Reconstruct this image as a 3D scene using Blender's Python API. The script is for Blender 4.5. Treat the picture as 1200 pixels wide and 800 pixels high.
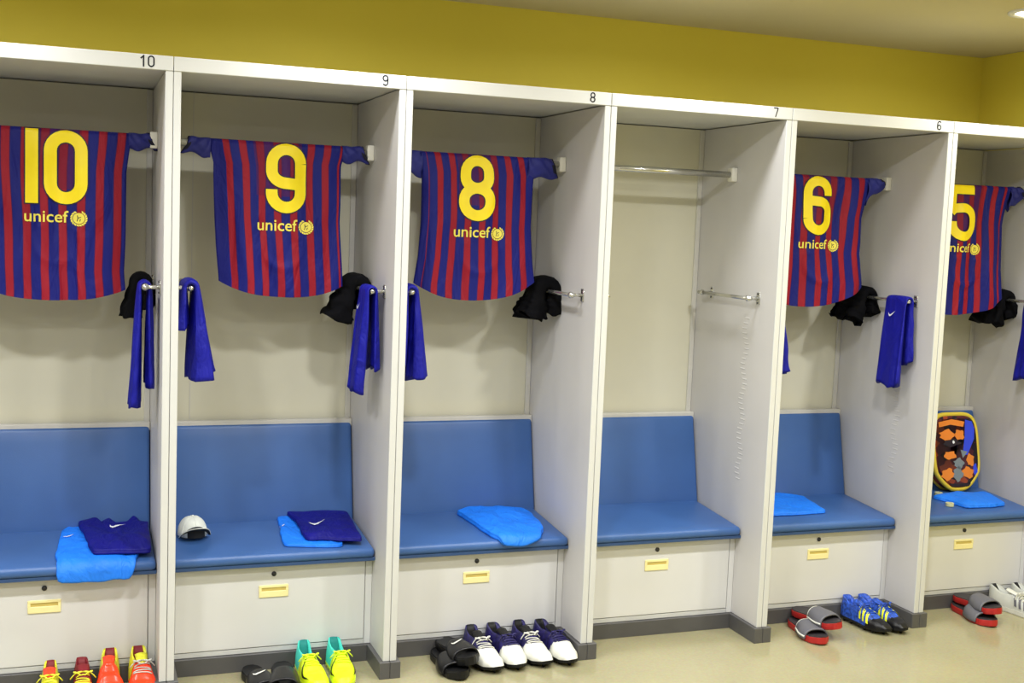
import bpy, bmesh, math, random
from mathutils import Vector, Matrix, noise
random.seed(7)
C = bpy.context.scene.collection
for o in list(bpy.data.objects): bpy.data.objects.remove(o)
PI = math.pi

# ------------------------------------------------------------------ camera
cd = bpy.data.cameras.new('camera'); cam = bpy.data.objects.new('camera', cd); C.objects.link(cam)
cd.sensor_fit = 'HORIZONTAL'; cd.sensor_width = 36.0; cd.lens = 1397.13 * 36 / 1200
Rv = Vector((0.93834318, -0.34349378, 0.03903967)); Uv = Vector((-0.00385837, 0.10251488, 0.99472399)); Fv = Vector((0.34568365, 0.9335431, -0.09486881))
M = Matrix.Identity(4)
for i in range(3): M[i][0] = Rv[i]; M[i][1] = Uv[i]; M[i][2] = -Fv[i]
M.translation = (-0.31863, -3.97316, 1.60197)
cam.matrix_world = M
bpy.context.scene.camera = cam
# ------------------------------------------------------------------ world and exposure
w = bpy.data.worlds.new('world'); bpy.context.scene.world = w; w.use_nodes = True
w.node_tree.nodes['Background'].inputs[0].default_value = (0.8, 0.82, 0.85, 1); w.node_tree.nodes['Background'].inputs[1].default_value = 0.05
vs = bpy.context.scene.view_settings
vs.view_transform = 'Standard'; vs.look = 'None'; vs.exposure = -0.66; vs.gamma = 1.0; vs.use_curve_mapping = False
# ------------------------------------------------------------------ light levels and room size
CEIL = 2.507
ROOM = (-3.2, -5.6, 3.81, 0.77)          # x0 y0 x1 y1
LAMPS = [(x, y, p) for (y, p) in ((-0.25, 13.5), (-1.25, 35.0), (-2.6, 22.0), (-4.2, 14.0)) for x in (-2.00, -0.72, 0.56, 1.84, 3.17)]
LAMP_COLOR = (0.985, 0.992, 1.0)

# ------------------------------------------------------------------ materials
def mat(name, color, rough=0.6, metal=0.0, spec=0.5, grain=0.0, gscale=30.0, bump=0.0, bscale=200.0, sheen=0.0, coat=0.0, emit=None, folds=0.0):
    m = bpy.data.materials.new(name); m.use_nodes = True
    nt = m.node_tree; b = nt.nodes['Principled BSDF']
    c = (color[0], color[1], color[2], 1)
    b.inputs['Base Color'].default_value = c
    b.inputs['Roughness'].default_value = rough; b.inputs['Metallic'].default_value = metal
    b.inputs['Specular IOR Level'].default_value = spec
    if sheen: b.inputs['Sheen Weight'].default_value = sheen
    if coat: b.inputs['Coat Weight'].default_value = coat; b.inputs['Coat Roughness'].default_value = 0.1
    tc = nt.nodes.new('ShaderNodeTexCoord')
    n = nt.nodes.new('ShaderNodeTexNoise'); n.inputs['Scale'].default_value = gscale; n.inputs['Detail'].default_value = 4
    nt.links.new(tc.outputs['Object'], n.inputs['Vector'])
    r = nt.nodes.new('ShaderNodeValToRGB')
    g = grain if grain else 0.03
    r.color_ramp.elements[0].position = 0.3; r.color_ramp.elements[1].position = 0.7
    r.color_ramp.elements[0].color = tuple(max(0, x * (1 - g)) for x in color) + (1,)
    r.color_ramp.elements[1].color = tuple(min(1, x * (1 + g)) for x in color) + (1,)
    nt.links.new(n.outputs['Fac'], r.inputs['Fac']); nt.links.new(r.outputs['Color'], b.inputs['Base Color'])
    if bump:
        n2 = nt.nodes.new('ShaderNodeTexNoise'); n2.inputs['Scale'].default_value = bscale; n2.inputs['Detail'].default_value = 3
        nt.links.new(tc.outputs['Object'], n2.inputs['Vector'])
        bp = nt.nodes.new('ShaderNodeBump'); bp.inputs['Strength'].default_value = bump; bp.inputs['Distance'].default_value = 0.004
        nt.links.new(n2.outputs['Fac'], bp.inputs['Height']); nt.links.new(bp.outputs['Normal'], b.inputs['Normal'])
    if folds:
        mp = nt.nodes.new('ShaderNodeMapping'); mp.inputs['Scale'].default_value = (1.0, 0.6, 0.45); mp.inputs['Rotation'].default_value = (0.2, 0.3, 0.5); nt.links.new(tc.outputs['Object'], mp.inputs['Vector'])
        nf = nt.nodes.new('ShaderNodeTexNoise'); nf.inputs['Scale'].default_value = 16; nf.inputs['Detail'].default_value = 4; nf.inputs['Distortion'].default_value = 1.6; nt.links.new(mp.outputs[0], nf.inputs['Vector'])
        b2 = nt.nodes.new('ShaderNodeBump'); b2.inputs['Strength'].default_value = folds; b2.inputs['Distance'].default_value = 0.025; nt.links.new(nf.outputs['Fac'], b2.inputs['Height'])
        if bump: nt.links.new(b2.outputs['Normal'], bp.inputs['Normal'])
        else: nt.links.new(b2.outputs['Normal'], b.inputs['Normal'])
    if emit:
        b.inputs['Emission Color'].default_value = (1, 0.97, 0.9, 1); b.inputs['Emission Strength'].default_value = emit
    return m

def s2l(r, g, b):
    f = lambda v: (v / 255 / 12.92) if v / 255 <= 0.04045 else ((v / 255 + 0.055) / 1.055) ** 2.4
    return (f(r), f(g), f(b))

white_metal = mat('white painted steel', s2l(206, 207, 206), 0.42, spec=0.4, grain=0.02, gscale=6)
side_metal = mat('grey white side steel', s2l(206, 204, 203), 0.45, spec=0.4, grain=0.025, gscale=5)
chest_metal = mat('light grey chest steel', s2l(220, 220, 220), 0.4, spec=0.4, grain=0.02, gscale=4)
back_board = mat('cream back board', s2l(216, 213, 193), 0.55, spec=0.35, grain=0.03, gscale=4)
batten_mat = mat('pale batten', s2l(205, 203, 196), 0.5)
plinth_mat = mat('dark grey vinyl plinth', s2l(84, 83, 84), 0.4, grain=0.06, gscale=12)
vinyl = mat('blue seat vinyl', s2l(60, 98, 158), 0.38, spec=0.5, grain=0.06, gscale=5, bump=0.08, bscale=350)
vinyl_seam = mat('dark blue seam vinyl', s2l(48, 78, 124), 0.4)
chrome = mat('brushed chrome', s2l(205, 205, 200), 0.22, metal=0.9)
plastic_white = mat('white plastic', s2l(226, 224, 214), 0.4)
cream_plastic = mat('cream handle plastic', s2l(252, 240, 176), 0.4)
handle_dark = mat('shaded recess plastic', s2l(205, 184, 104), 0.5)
black_metal = mat('black lock metal', s2l(45, 45, 48), 0.35)
ink = mat('grey number ink', s2l(44, 45, 52), 0.6, spec=0.1)
yellow_wall = mat('yellow wall paint', s2l(226, 209, 78), 0.6, spec=0.3, grain=0.015, gscale=2)
pale_wall = mat('pale wall paint', s2l(176, 172, 160), 0.7, spec=0.2)
ceil_mat = mat('ceiling paint', s2l(196, 186, 146), 0.8, spec=0.1, grain=0.02, gscale=1.5)
lamp_ring = mat('white lamp ring', s2l(230, 228, 220), 0.35)
lamp_glow = mat('lamp diffuser', (1, 1, 1), 0.5, emit=14.0)

def floor_material():
    m = bpy.data.materials.new('glossy beige vinyl floor'); m.use_nodes = True; nt = m.node_tree; b = nt.nodes['Principled BSDF']
    tc = nt.nodes.new('ShaderNodeTexCoord')
    n = nt.nodes.new('ShaderNodeTexNoise'); n.inputs['Scale'].default_value = 1.6; n.inputs['Detail'].default_value = 5
    n2 = nt.nodes.new('ShaderNodeTexNoise'); n2.inputs['Scale'].default_value = 90; n2.inputs['Detail'].default_value = 3
    nt.links.new(tc.outputs['Object'], n.inputs['Vector']); nt.links.new(tc.outputs['Object'], n2.inputs['Vector'])
    r = nt.nodes.new('ShaderNodeValToRGB'); r.color_ramp.elements[0].position = 0.3; r.color_ramp.elements[1].position = 0.72
    r.color_ramp.elements[0].color = s2l(150, 143, 102) + (1,); r.color_ramp.elements[1].color = s2l(162, 155, 114) + (1,)
    mx = nt.nodes.new('ShaderNodeMix'); mx.data_type = 'RGBA'; mx.inputs['Factor'].default_value = 0.12
    nt.links.new(n.outputs['Fac'], r.inputs['Fac']); nt.links.new(r.outputs['Color'], mx.inputs[6]); nt.links.new(n2.outputs['Color'], mx.inputs[7])
    nt.links.new(mx.outputs[2], b.inputs['Base Color'])
    b.inputs['Roughness'].default_value = 0.16; b.inputs['Specular IOR Level'].default_value = 0.5
    bp = nt.nodes.new('ShaderNodeBump'); bp.inputs['Strength'].default_value = 0.05; bp.inputs['Distance'].default_value = 0.01
    n3 = nt.nodes.new('ShaderNodeTexNoise'); n3.inputs['Scale'].default_value = 5; nt.links.new(tc.outputs['Object'], n3.inputs['Vector'])
    nt.links.new(n3.outputs['Fac'], bp.inputs['Height']); nt.links.new(bp.outputs['Normal'], b.inputs['Normal'])
    return m
floor_mat = floor_material()

def jersey_material(seed=0.0, lb=0.015, rb=0.015, n_str=8.0):
    """vertical red and blue stripes across the U of the shirt, in uneven widths, fine knit relief"""
    m = bpy.data.materials.new('striped shirt knit'); m.use_nodes = True; nt = m.node_tree; b = nt.nodes['Principled BSDF']
    L = nt.links.new
    uv = nt.nodes.new('ShaderNodeUVMap'); uv.uv_map = 'UVMap'
    sp = nt.nodes.new('ShaderNodeSeparateXYZ'); L(uv.outputs['UV'], sp.inputs[0])
    fr = nt.nodes.new('ShaderNodeMath'); fr.operation = 'MULTIPLY'; fr.inputs[1].default_value = n_str; L(sp.outputs['X'], fr.inputs[0])
    ad = nt.nodes.new('ShaderNodeMath'); ad.operation = 'ADD'; ad.inputs[1].default_value = 0.05 + seed; L(fr.outputs[0], ad.inputs[0])
    f2 = nt.nodes.new('ShaderNodeMath'); f2.operation = 'FRACT'; L(ad.outputs[0], f2.inputs[0])
    r = nt.nodes.new('ShaderNodeValToRGB'); L(f2.outputs[0], r.inputs['Fac'])
    blue = s2l(20, 25, 114) + (1,); red = s2l(146, 22, 42) + (1,); dk = s2l(52, 16, 72) + (1,)
    e = r.color_ramp.elements; e[0].position = 0.0; e[0].color = blue; e[1].position = 1.0; e[1].color = blue
    for p, c in ((0.30, blue), (0.34, dk), (0.38, red), (0.76, red), (0.80, dk), (0.84, blue)):
        k = e.new(p); k.color = c
    # blue side bands and a maroon yoke behind the number
    side = nt.nodes.new('ShaderNodeMath'); side.operation = 'SUBTRACT'; side.inputs[1].default_value = 0.5; L(sp.outputs['X'], side.inputs[0])
    ab = nt.nodes.new('ShaderNodeMath'); ab.operation = 'ABSOLUTE'; L(side.outputs[0], ab.inputs[0])
    g_l = nt.nodes.new('ShaderNodeMath'); g_l.operation = 'LESS_THAN'; g_l.inputs[1].default_value = lb; L(sp.outputs['X'], g_l.inputs[0])
    g_r = nt.nodes.new('ShaderNodeMath'); g_r.operation = 'GREATER_THAN'; g_r.inputs[1].default_value = 1 - rb; L(sp.outputs['X'], g_r.inputs[0])
    gt = nt.nodes.new('ShaderNodeMath'); gt.operation = 'MAXIMUM'; L(g_l.outputs[0], gt.inputs[0]); L(g_r.outputs[0], gt.inputs[1])
    mx = nt.nodes.new('ShaderNodeMix'); mx.data_type = 'RGBA'; L(gt.outputs[0], mx.inputs['Factor']); L(r.outputs['Color'], mx.inputs[6]); mx.inputs[7].default_value = blue
    lt = nt.nodes.new('ShaderNodeMath'); lt.operation = 'LESS_THAN'; lt.inputs[1].default_value = 0.175; L(ab.outputs[0], lt.inputs[0])
    g2 = nt.nodes.new('ShaderNodeMath'); g2.operation = 'GREATER_THAN'; g2.inputs[1].default_value = 0.60; L(sp.outputs['Y'], g2.inputs[0])
    an = nt.nodes.new('ShaderNodeMath'); an.operation = 'MULTIPLY'; L(lt.outputs[0], an.inputs[0]); L(g2.outputs[0], an.inputs[1])
    an2 = nt.nodes.new('ShaderNodeMath'); an2.operation = 'MULTIPLY'; an2.inputs[1].default_value = 0.45; L(an.outputs[0], an2.inputs[0])
    my = nt.nodes.new('ShaderNodeMix'); my.data_type = 'RGBA'; L(an2.outputs[0], my.inputs['Factor']); L(mx.outputs[2], my.inputs[6]); my.inputs[7].default_value = s2l(96, 16, 52) + (1,)
    L(my.outputs[2], b.inputs['Base Color'])
    b.inputs['Roughness'].default_value = 0.62; b.inputs['Specular IOR Level'].default_value = 0.25
    tc = nt.nodes.new('ShaderNodeTexCoord'); n = nt.nodes.new('ShaderNodeTexNoise'); n.inputs['Scale'].default_value = 60; L(tc.outputs['Object'], n.inputs['Vector'])
    bp = nt.nodes.new('ShaderNodeBump'); bp.inputs['Strength'].default_value = 0.25; bp.inputs['Distance'].default_value = 0.004; mp = nt.nodes.new('ShaderNodeMapping'); mp.inputs['Scale'].default_value = (1.0, 1.0, 0.35); L(tc.outputs['Object'], mp.inputs['Vector'])
    nf = nt.nodes.new('ShaderNodeTexNoise'); nf.inputs['Scale'].default_value = 11; nf.inputs['Detail'].default_value = 3; nf.inputs['Distortion'].default_value = 1.2; L(mp.outputs[0], nf.inputs['Vector'])
    b2 = nt.nodes.new('ShaderNodeBump'); b2.inputs['Strength'].default_value = 0.6; b2.inputs['Distance'].default_value = 0.03; L(nf.outputs['Fac'], b2.inputs['Height'])
    L(n.outputs['Fac'], bp.inputs['Height']); L(b2.outputs['Normal'], bp.inputs['Normal']); L(bp.outputs['Normal'], b.inputs['Normal'])
    return m
SHIRT = {10: jersey_material(0.0), 9: jersey_material(0.55, 0.10), 8: jersey_material(0.30, 0.05, 0.03), 6: jersey_material(0.1, 0.02, 0.03, 7.0), 5: jersey_material(0.4, 0.02, 0.05, 7.5)}
sleeve_mat = mat('royal blue sleeve knit', s2l(24, 30, 118), 0.65, sheen=0.05, grain=0.12, gscale=25, bump=0.2, bscale=60)
cuff_mat = mat('black cuff lining', s2l(20, 20, 40), 0.8)
num_yellow = mat('yellow number print', s2l(255, 228, 0), 0.5)
num_edge = mat('navy number outline', s2l(26, 18, 60), 0.6)
print_yellow = mat('pale yellow print', s2l(240, 226, 90), 0.5)
light_blue = mat('bright sky blue knit', s2l(20, 126, 250), 0.6, folds=0.6, grain=0.05, gscale=12, bump=0.25, bscale=40)
navy = mat('deep royal blue knit', s2l(12, 12, 124), 0.6, spec=0.3, folds=0.6, grain=0.1, gscale=15, bump=0.25, bscale=40)
shorts_blue = mat('royal blue shorts cloth', s2l(12, 16, 144), 0.6, spec=0.3, folds=0.6, grain=0.1, gscale=14, bump=0.2, bscale=50)
shorts_dark = mat('dark indigo lining', s2l(30, 22, 100), 0.7)
black_cloth = mat('black cloth', s2l(13, 13, 16), 0.9, spec=0.08, grain=0.2, gscale=30, bump=0.4, bscale=50)
mark_white = mat('white printed mark', s2l(235, 238, 245), 0.5)

# ------------------------------------------------------------------ object helpers
def obj(name, bm, m, parent=None, smooth=False, uv=False):
    me = bpy.data.meshes.new(name); bm.normal_update(); bm.to_mesh(me); bm.free()
    for mm in (m if isinstance(m, (list, tuple)) else [m]): me.materials.append(mm)
    if smooth:
        for p in me.polygons: p.use_smooth = True
    o = bpy.data.objects.new(name, me); C.objects.link(o)
    if parent: o.parent = parent
    return o
def thing(name, label, cat, loc=(0, 0, 0), rz=0.0, group=None):
    o = bpy.data.objects.new(name, None); C.objects.link(o); o.empty_display_size = 0.05
    o.location = loc; o.rotation_euler = (0, 0, rz); o['label'] = label; o['category'] = cat
    if group: o['group'] = group
    return o
def struct(name, bm, m, parent=None):
    o = obj(name, bm, m, parent); o['kind'] = 'structure'; return o
def dup(root, label):
    r = root.copy(); C.objects.link(r); r['label'] = label
    for ch in list(root.children):
        c = ch.copy(); C.objects.link(c); c.parent = r
        for g in ch.children:
            d = g.copy(); C.objects.link(d); d.parent = c
    return r
def box(bm, x0, y0, z0, x1, y1, z1, bevel=0.0, seg=1):
    ret = bmesh.ops.create_cube(bm, size=1.0)
    vs_ = ret['verts']
    for v in vs_:
        v.co = Vector((x0 + (v.co.x + 0.5) * (x1 - x0), y0 + (v.co.y + 0.5) * (y1 - y0), z0 + (v.co.z + 0.5) * (z1 - z0)))
    if bevel > 0:
        es = list({e for v in vs_ for e in v.link_edges})
        bmesh.ops.bevel(bm, geom=es, offset=bevel, segments=seg, affect='EDGES', profile=0.5, clamp_overlap=True)
    return bm
def B(*a, bevel=0.0, seg=1):
    return box(bmesh.new(), *a, bevel=bevel, seg=seg)
def tube(bm, pts, r, n=10, cap=True):
    """round tube through the points; r is a number or a list"""
    pts = [Vector(p) for p in pts]; rings = []
    up = Vector((0, 0, 1)); prev = None
    for i, p in enumerate(pts):
        d = (pts[min(i + 1, len(pts) - 1)] - pts[max(i - 1, 0)]).normalized()
        if prev is None:
            a = d.cross(up)
            if a.length < 1e-3: a = d.cross(Vector((1, 0, 0)))
        else:
            a = prev - d * prev.dot(d)
        a.normalize(); prev = a; b2 = d.cross(a)
        rr = r[i] if isinstance(r, (list, tuple)) else r
        rings.append([bm.verts.new(p + a * (rr * math.cos(2 * PI * k / n)) + b2 * (rr * math.sin(2 * PI * k / n))) for k in range(n)])
    for i in range(len(rings) - 1):
        for k in range(n):
            bm.faces.new((rings[i][k], rings[i][(k + 1) % n], rings[i + 1][(k + 1) % n], rings[i + 1][k]))
    if cap:
        bm.faces.new(list(reversed(rings[0]))); bm.faces.new(rings[-1])
    return bm
def grid(bm, P, closed_u=False, uvf=None):
    """quads over rows of points; P[row][col]"""
    V = [[bm.verts.new(p) for p in row] for row in P]; n = len(P[0]); F = []
    for i in range(len(P) - 1):
        for j in range(n if closed_u else n - 1):
            F.append((bm.faces.new((V[i][j], V[i][(j + 1) % n], V[i + 1][(j + 1) % n], V[i + 1][j])), i, j))
    return V, F
def nz(x, y, z, s=1.0): return noise.noise(Vector((x * s, y * s, z * s)))
def lerp(a, b, t): return a + (b - a) * t
def interp(tab, t):
    for (a, va), (b2, vb) in zip(tab, tab[1:]):
        if t <= b2:
            k = 0 if b2 == a else (t - a) / (b2 - a); k = max(0, min(1, k))
            return va + (vb - va) * k
    return tab[-1][1]
def sinterp(tab, t):
    for (a, va), (b2, vb) in zip(tab, tab[1:]):
        if t <= b2:
            k = 0 if b2 == a else (t - a) / (b2 - a); k = max(0, min(1, k)); k = k * k * (3 - 2 * k)
            return va + (vb - va) * k
    return tab[-1][1]

# glyphs: text turned to a mesh, returned as flat triangles
def text_tris(s, size=1.0, bold=0.0):
    cu = bpy.data.curves.new('tmp', 'FONT'); cu.body = s; cu.size = size; cu.offset = bold; cu.resolution_u = 3
    o = bpy.data.objects.new('tmp', cu); C.objects.link(o)
    bpy.context.view_layer.update()
    me = bpy.data.meshes.new_from_object(o.evaluated_get(bpy.context.evaluated_depsgraph_get()))
    V = [v.co.copy() for v in me.vertices]; F = [list(p.vertices) for p in me.polygons]
    bpy.data.objects.remove(o); bpy.data.curves.remove(cu); bpy.data.meshes.remove(me)
    return V, F
def text_fit(bm, s, x0, x1, z0, z1, f, bold=0.0):
    """text squeezed to the box and laid on a surface through f(x, z) -> point"""
    V, F = text_tris(s, 1.0, bold)
    ax, bx = min(v.x for v in V), max(v.x for v in V); ay, by = min(v.y for v in V), max(v.y for v in V)
    W = [bm.verts.new(f(lerp(x0, x1, (v.x - ax) / (bx - ax)), lerp(z0, z1, (v.y - ay) / (by - ay)))) for v in V]
    for q in F:
        try: bm.faces.new([W[i] for i in q])
        except ValueError: pass
def ribbon(bm, path, t, f, closed=False, across=4):
    """flat stroke of width t along a 2D path laid on a surface f"""
    P = [Vector(p) for p in path]
    D = []
    for a, b2 in zip(P, P[1:] + ([P[0]] if closed else [])):
        n = max(1, int((b2 - a).length / 0.006))
        D += [a.lerp(b2, i / n) for i in range(n)]
    if not closed: D.append(P[-1])
    rows = []
    n = len(D)
    for i, p in enumerate(D):
        a = D[(i - 1) % n] if (closed or i > 0) else p; b2 = D[(i + 1) % n] if (closed or i < n - 1) else p
        d = (b2 - a).normalized(); q = Vector((-d.y, d.x))
        rows.append([f(*(p + q * (t * (k / across - 0.5)))) for k in range(across + 1)])
    if closed: rows.append(rows[0])
    grid(bm, rows)
SWOOSH = [(-1.0, 0.10), (-0.86, -0.22), (-0.55, -0.30), (-0.1, -0.16), (1.0, 0.36), (0.0, -0.02), (-0.45, -0.10), (-0.72, -0.06), (-0.8, 0.12), (-0.72, 0.42)]
def swoosh(bm, cx, cz, L, ang, f, thick=1.0):
    top = [(-0.95, 0.30), (-0.80, 0.02), (-0.55, -0.08), (-0.2, -0.03), (0.3, 0.12), (1.0, 0.36)]
    bot = [(-0.95, 0.30), (-1.0, -0.05), (-0.72, -0.34), (-0.3, -0.30), (0.3, -0.02), (1.0, 0.36)]
    ca, sa = math.cos(ang), math.sin(ang)
    g = lambda p: f(cx + L / 2 * (p[0] * ca - p[1] * thick * sa), cz + L / 2 * (p[0] * sa + p[1] * thick * ca))
    T = [bm.verts.new(g(p)) for p in top]; Bt = [bm.verts.new(g(p)) for p in bot]
    for i in range(len(T) - 1):
        try: bm.faces.new((Bt[i], Bt[i + 1], T[i + 1], T[i]))
        except ValueError: pass

def arc(cx, cz, rx, rz, a0, a1, n=12):
    return [(cx + rx * math.cos(math.radians(lerp(a0, a1, i / n))), cz + rz * math.sin(math.radians(lerp(a0, a1, i / n)))) for i in range(n + 1)]
def digit_paths(d, x0, x1, z0, z1, t):
    """centre lines of the strokes of a rounded digit; returns (path, closed) pairs"""
    h = t / 2; l, r, b, tp = x0 + h, x1 - h, z0 + h, z1 - h; cx = (l + r) / 2; rx = (r - l) / 2; rz = rx * 1.0
    if d == '0': return [(arc(cx, tp - rz, rx, rz, 0, 180) + arc(cx, b + rz, rx, rz, 180, 360), True)]
    if d == '1': return [([(cx, z1), (cx, z0)], False)] if t > 0.01 else [([(cx + 0.004, z1), (cx + 0.004, z0)], False), ([(cx + 0.004, z1 - 0.003), (cx - 0.005, z1 - 0.011)], False)]
    if d == '7': return [([(x0, tp), (r, tp)], False), ([(r, tp), (cx - 0.002, z0)], False)]
    mid = (tp + b) / 2
    if d == '8':
        rt = rx * 0.90; ht = (tp - mid) / 2
        zt_, zb_ = mid + 0.004, mid - 0.004
        up = arc(cx, tp - rt, rt, rt, 0, 180) + arc(cx, mid + rt * 0.9 , rt, rt * 0.9, 180, 360)
        lo = arc(cx, mid - rz * 0.9, rx, rz * 0.9, 0, 180) + arc(cx, b + rz, rx, rz, 180, 360)
        return [(up, True), (lo, True)]
    if d == '9':
        m2 = z0 + (z1 - z0) * 0.43
        up = arc(cx, tp - rz, rx, rz, 0, 180) + arc(cx, m2 + rz * 0.8, rx, rz * 0.8, 180, 270) + [(r, m2)]
        tail = [(r, tp - rz), (r, b + rz)] + arc(cx, b + rz, rx, rz, 0, -180) + [(l, b + rz + 0.012)]
        return [(arc(cx, tp - rz, rx, rz, 0, 180) + arc(cx, m2 + rz * 0.85, rx, rz * 0.85, 180, 262) + [(r - 0.002, m2 - 0.004)], False), (tail, False)]
    if d == '6':
        P = digit_paths('9', x0, x1, z0, z1, t)
        return [([(x0 + x1 - x, z0 + z1 - z) for x, z in p], c) for p, c in P]
    if d == '5':
        m2 = z0 + (z1 - z0) * 0.56
        return [([(r + h * 0.6, tp), (l + 0.004, tp), (l, m2 - 0.006)], False),
                ([(l - 0.004, m2 - 0.012), (l + 0.012, m2 + 0.004)] + arc(cx, m2 - rz + 0.008, rx, rz, 100, 0) + arc(cx, b + rz, rx, rz, 0, -180) + [(l, b + rz + 0.012)], False)]
# ------------------------------------------------------------------ the room
x0, y0, x1, y1 = ROOM
struct('floor', B(x0, y0, -0.05, x1, y1, 0.0), floor_mat)
struct('ceiling', B(x0, y0, CEIL, x1, y1, CEIL + 0.05), ceil_mat)
struct('wall_back', B(x0, y1, -0.05, x1 + 0.1, y1 + 0.1, CEIL + 0.05), yellow_wall)
struct('wall_right', B(x1, y0, -0.05, x1 + 0.1, y1, CEIL + 0.05), yellow_wall)
struct('wall_left', B(x0 - 0.1, y0, -0.05, x0, y1 + 0.1, CEIL + 0.05), pale_wall)
struct('wall_front', B(x0 - 0.1, y0 - 0.1, -0.05, x1 + 0.1, y0, CEIL + 0.05), pale_wall)

# recessed ceiling lamps
def make_lamp():
    t = thing('ceiling_downlight', 'round recessed downlight glowing in the ceiling at the upper right corner', 'ceiling light', group=None)
    bm = bmesh.new(); rows = []
    for (r, z) in ((0.085, 0.0), (0.085, -0.006), (0.068, -0.008), (0.064, -0.001)):
        rows.append([Vector((r * math.cos(2 * PI * k / 28), r * math.sin(2 * PI * k / 28), z)) for k in range(28)])
    grid(bm, rows, True); obj('lamp_ring', bm, lamp_ring, t, True)
    bm = bmesh.new(); bmesh.ops.create_circle(bm, cap_ends=True, segments=28, radius=0.064)
    for v in bm.verts: v.co.z = -0.002
    obj('lamp_diffuser', bm, lamp_glow, t)
    return t
lamp0 = make_lamp()
for i, (lx, ly, lp) in enumerate(LAMPS):
    vis = (abs(lx - 3.17) < 0.01 and abs(ly + 0.25) < 0.01)
    rown = {-0.25: 'row nearest the lockers', -1.25: 'second row', -2.6: 'third row', -4.2: 'rearmost row'}[ly]
    coln = {-2.00: 'far left', -0.72: 'left', 0.56: 'middle', 1.84: 'right', 3.17: 'far right'}[lx]
    t = dup(lamp0, 'ceiling downlight outside the picture, ' + rown + ', ' + coln) if not vis else lamp0
    if not vis: t['group'] = 'ceiling downlights outside the picture'
    t.location = (lx, ly, CEIL); t.scale = (1.3, 1.3, 1)
    ld = bpy.data.lights.new('downlight', 'AREA'); ld.shape = 'DISK'; ld.size = 0.17; ld.energy = lp; ld.color = LAMP_COLOR
    ld.spread = math.radians(165)
    lo = bpy.data.objects.new('downlight', ld); C.objects.link(lo); lo.location = (lx, ly, CEIL - 0.012)

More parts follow.
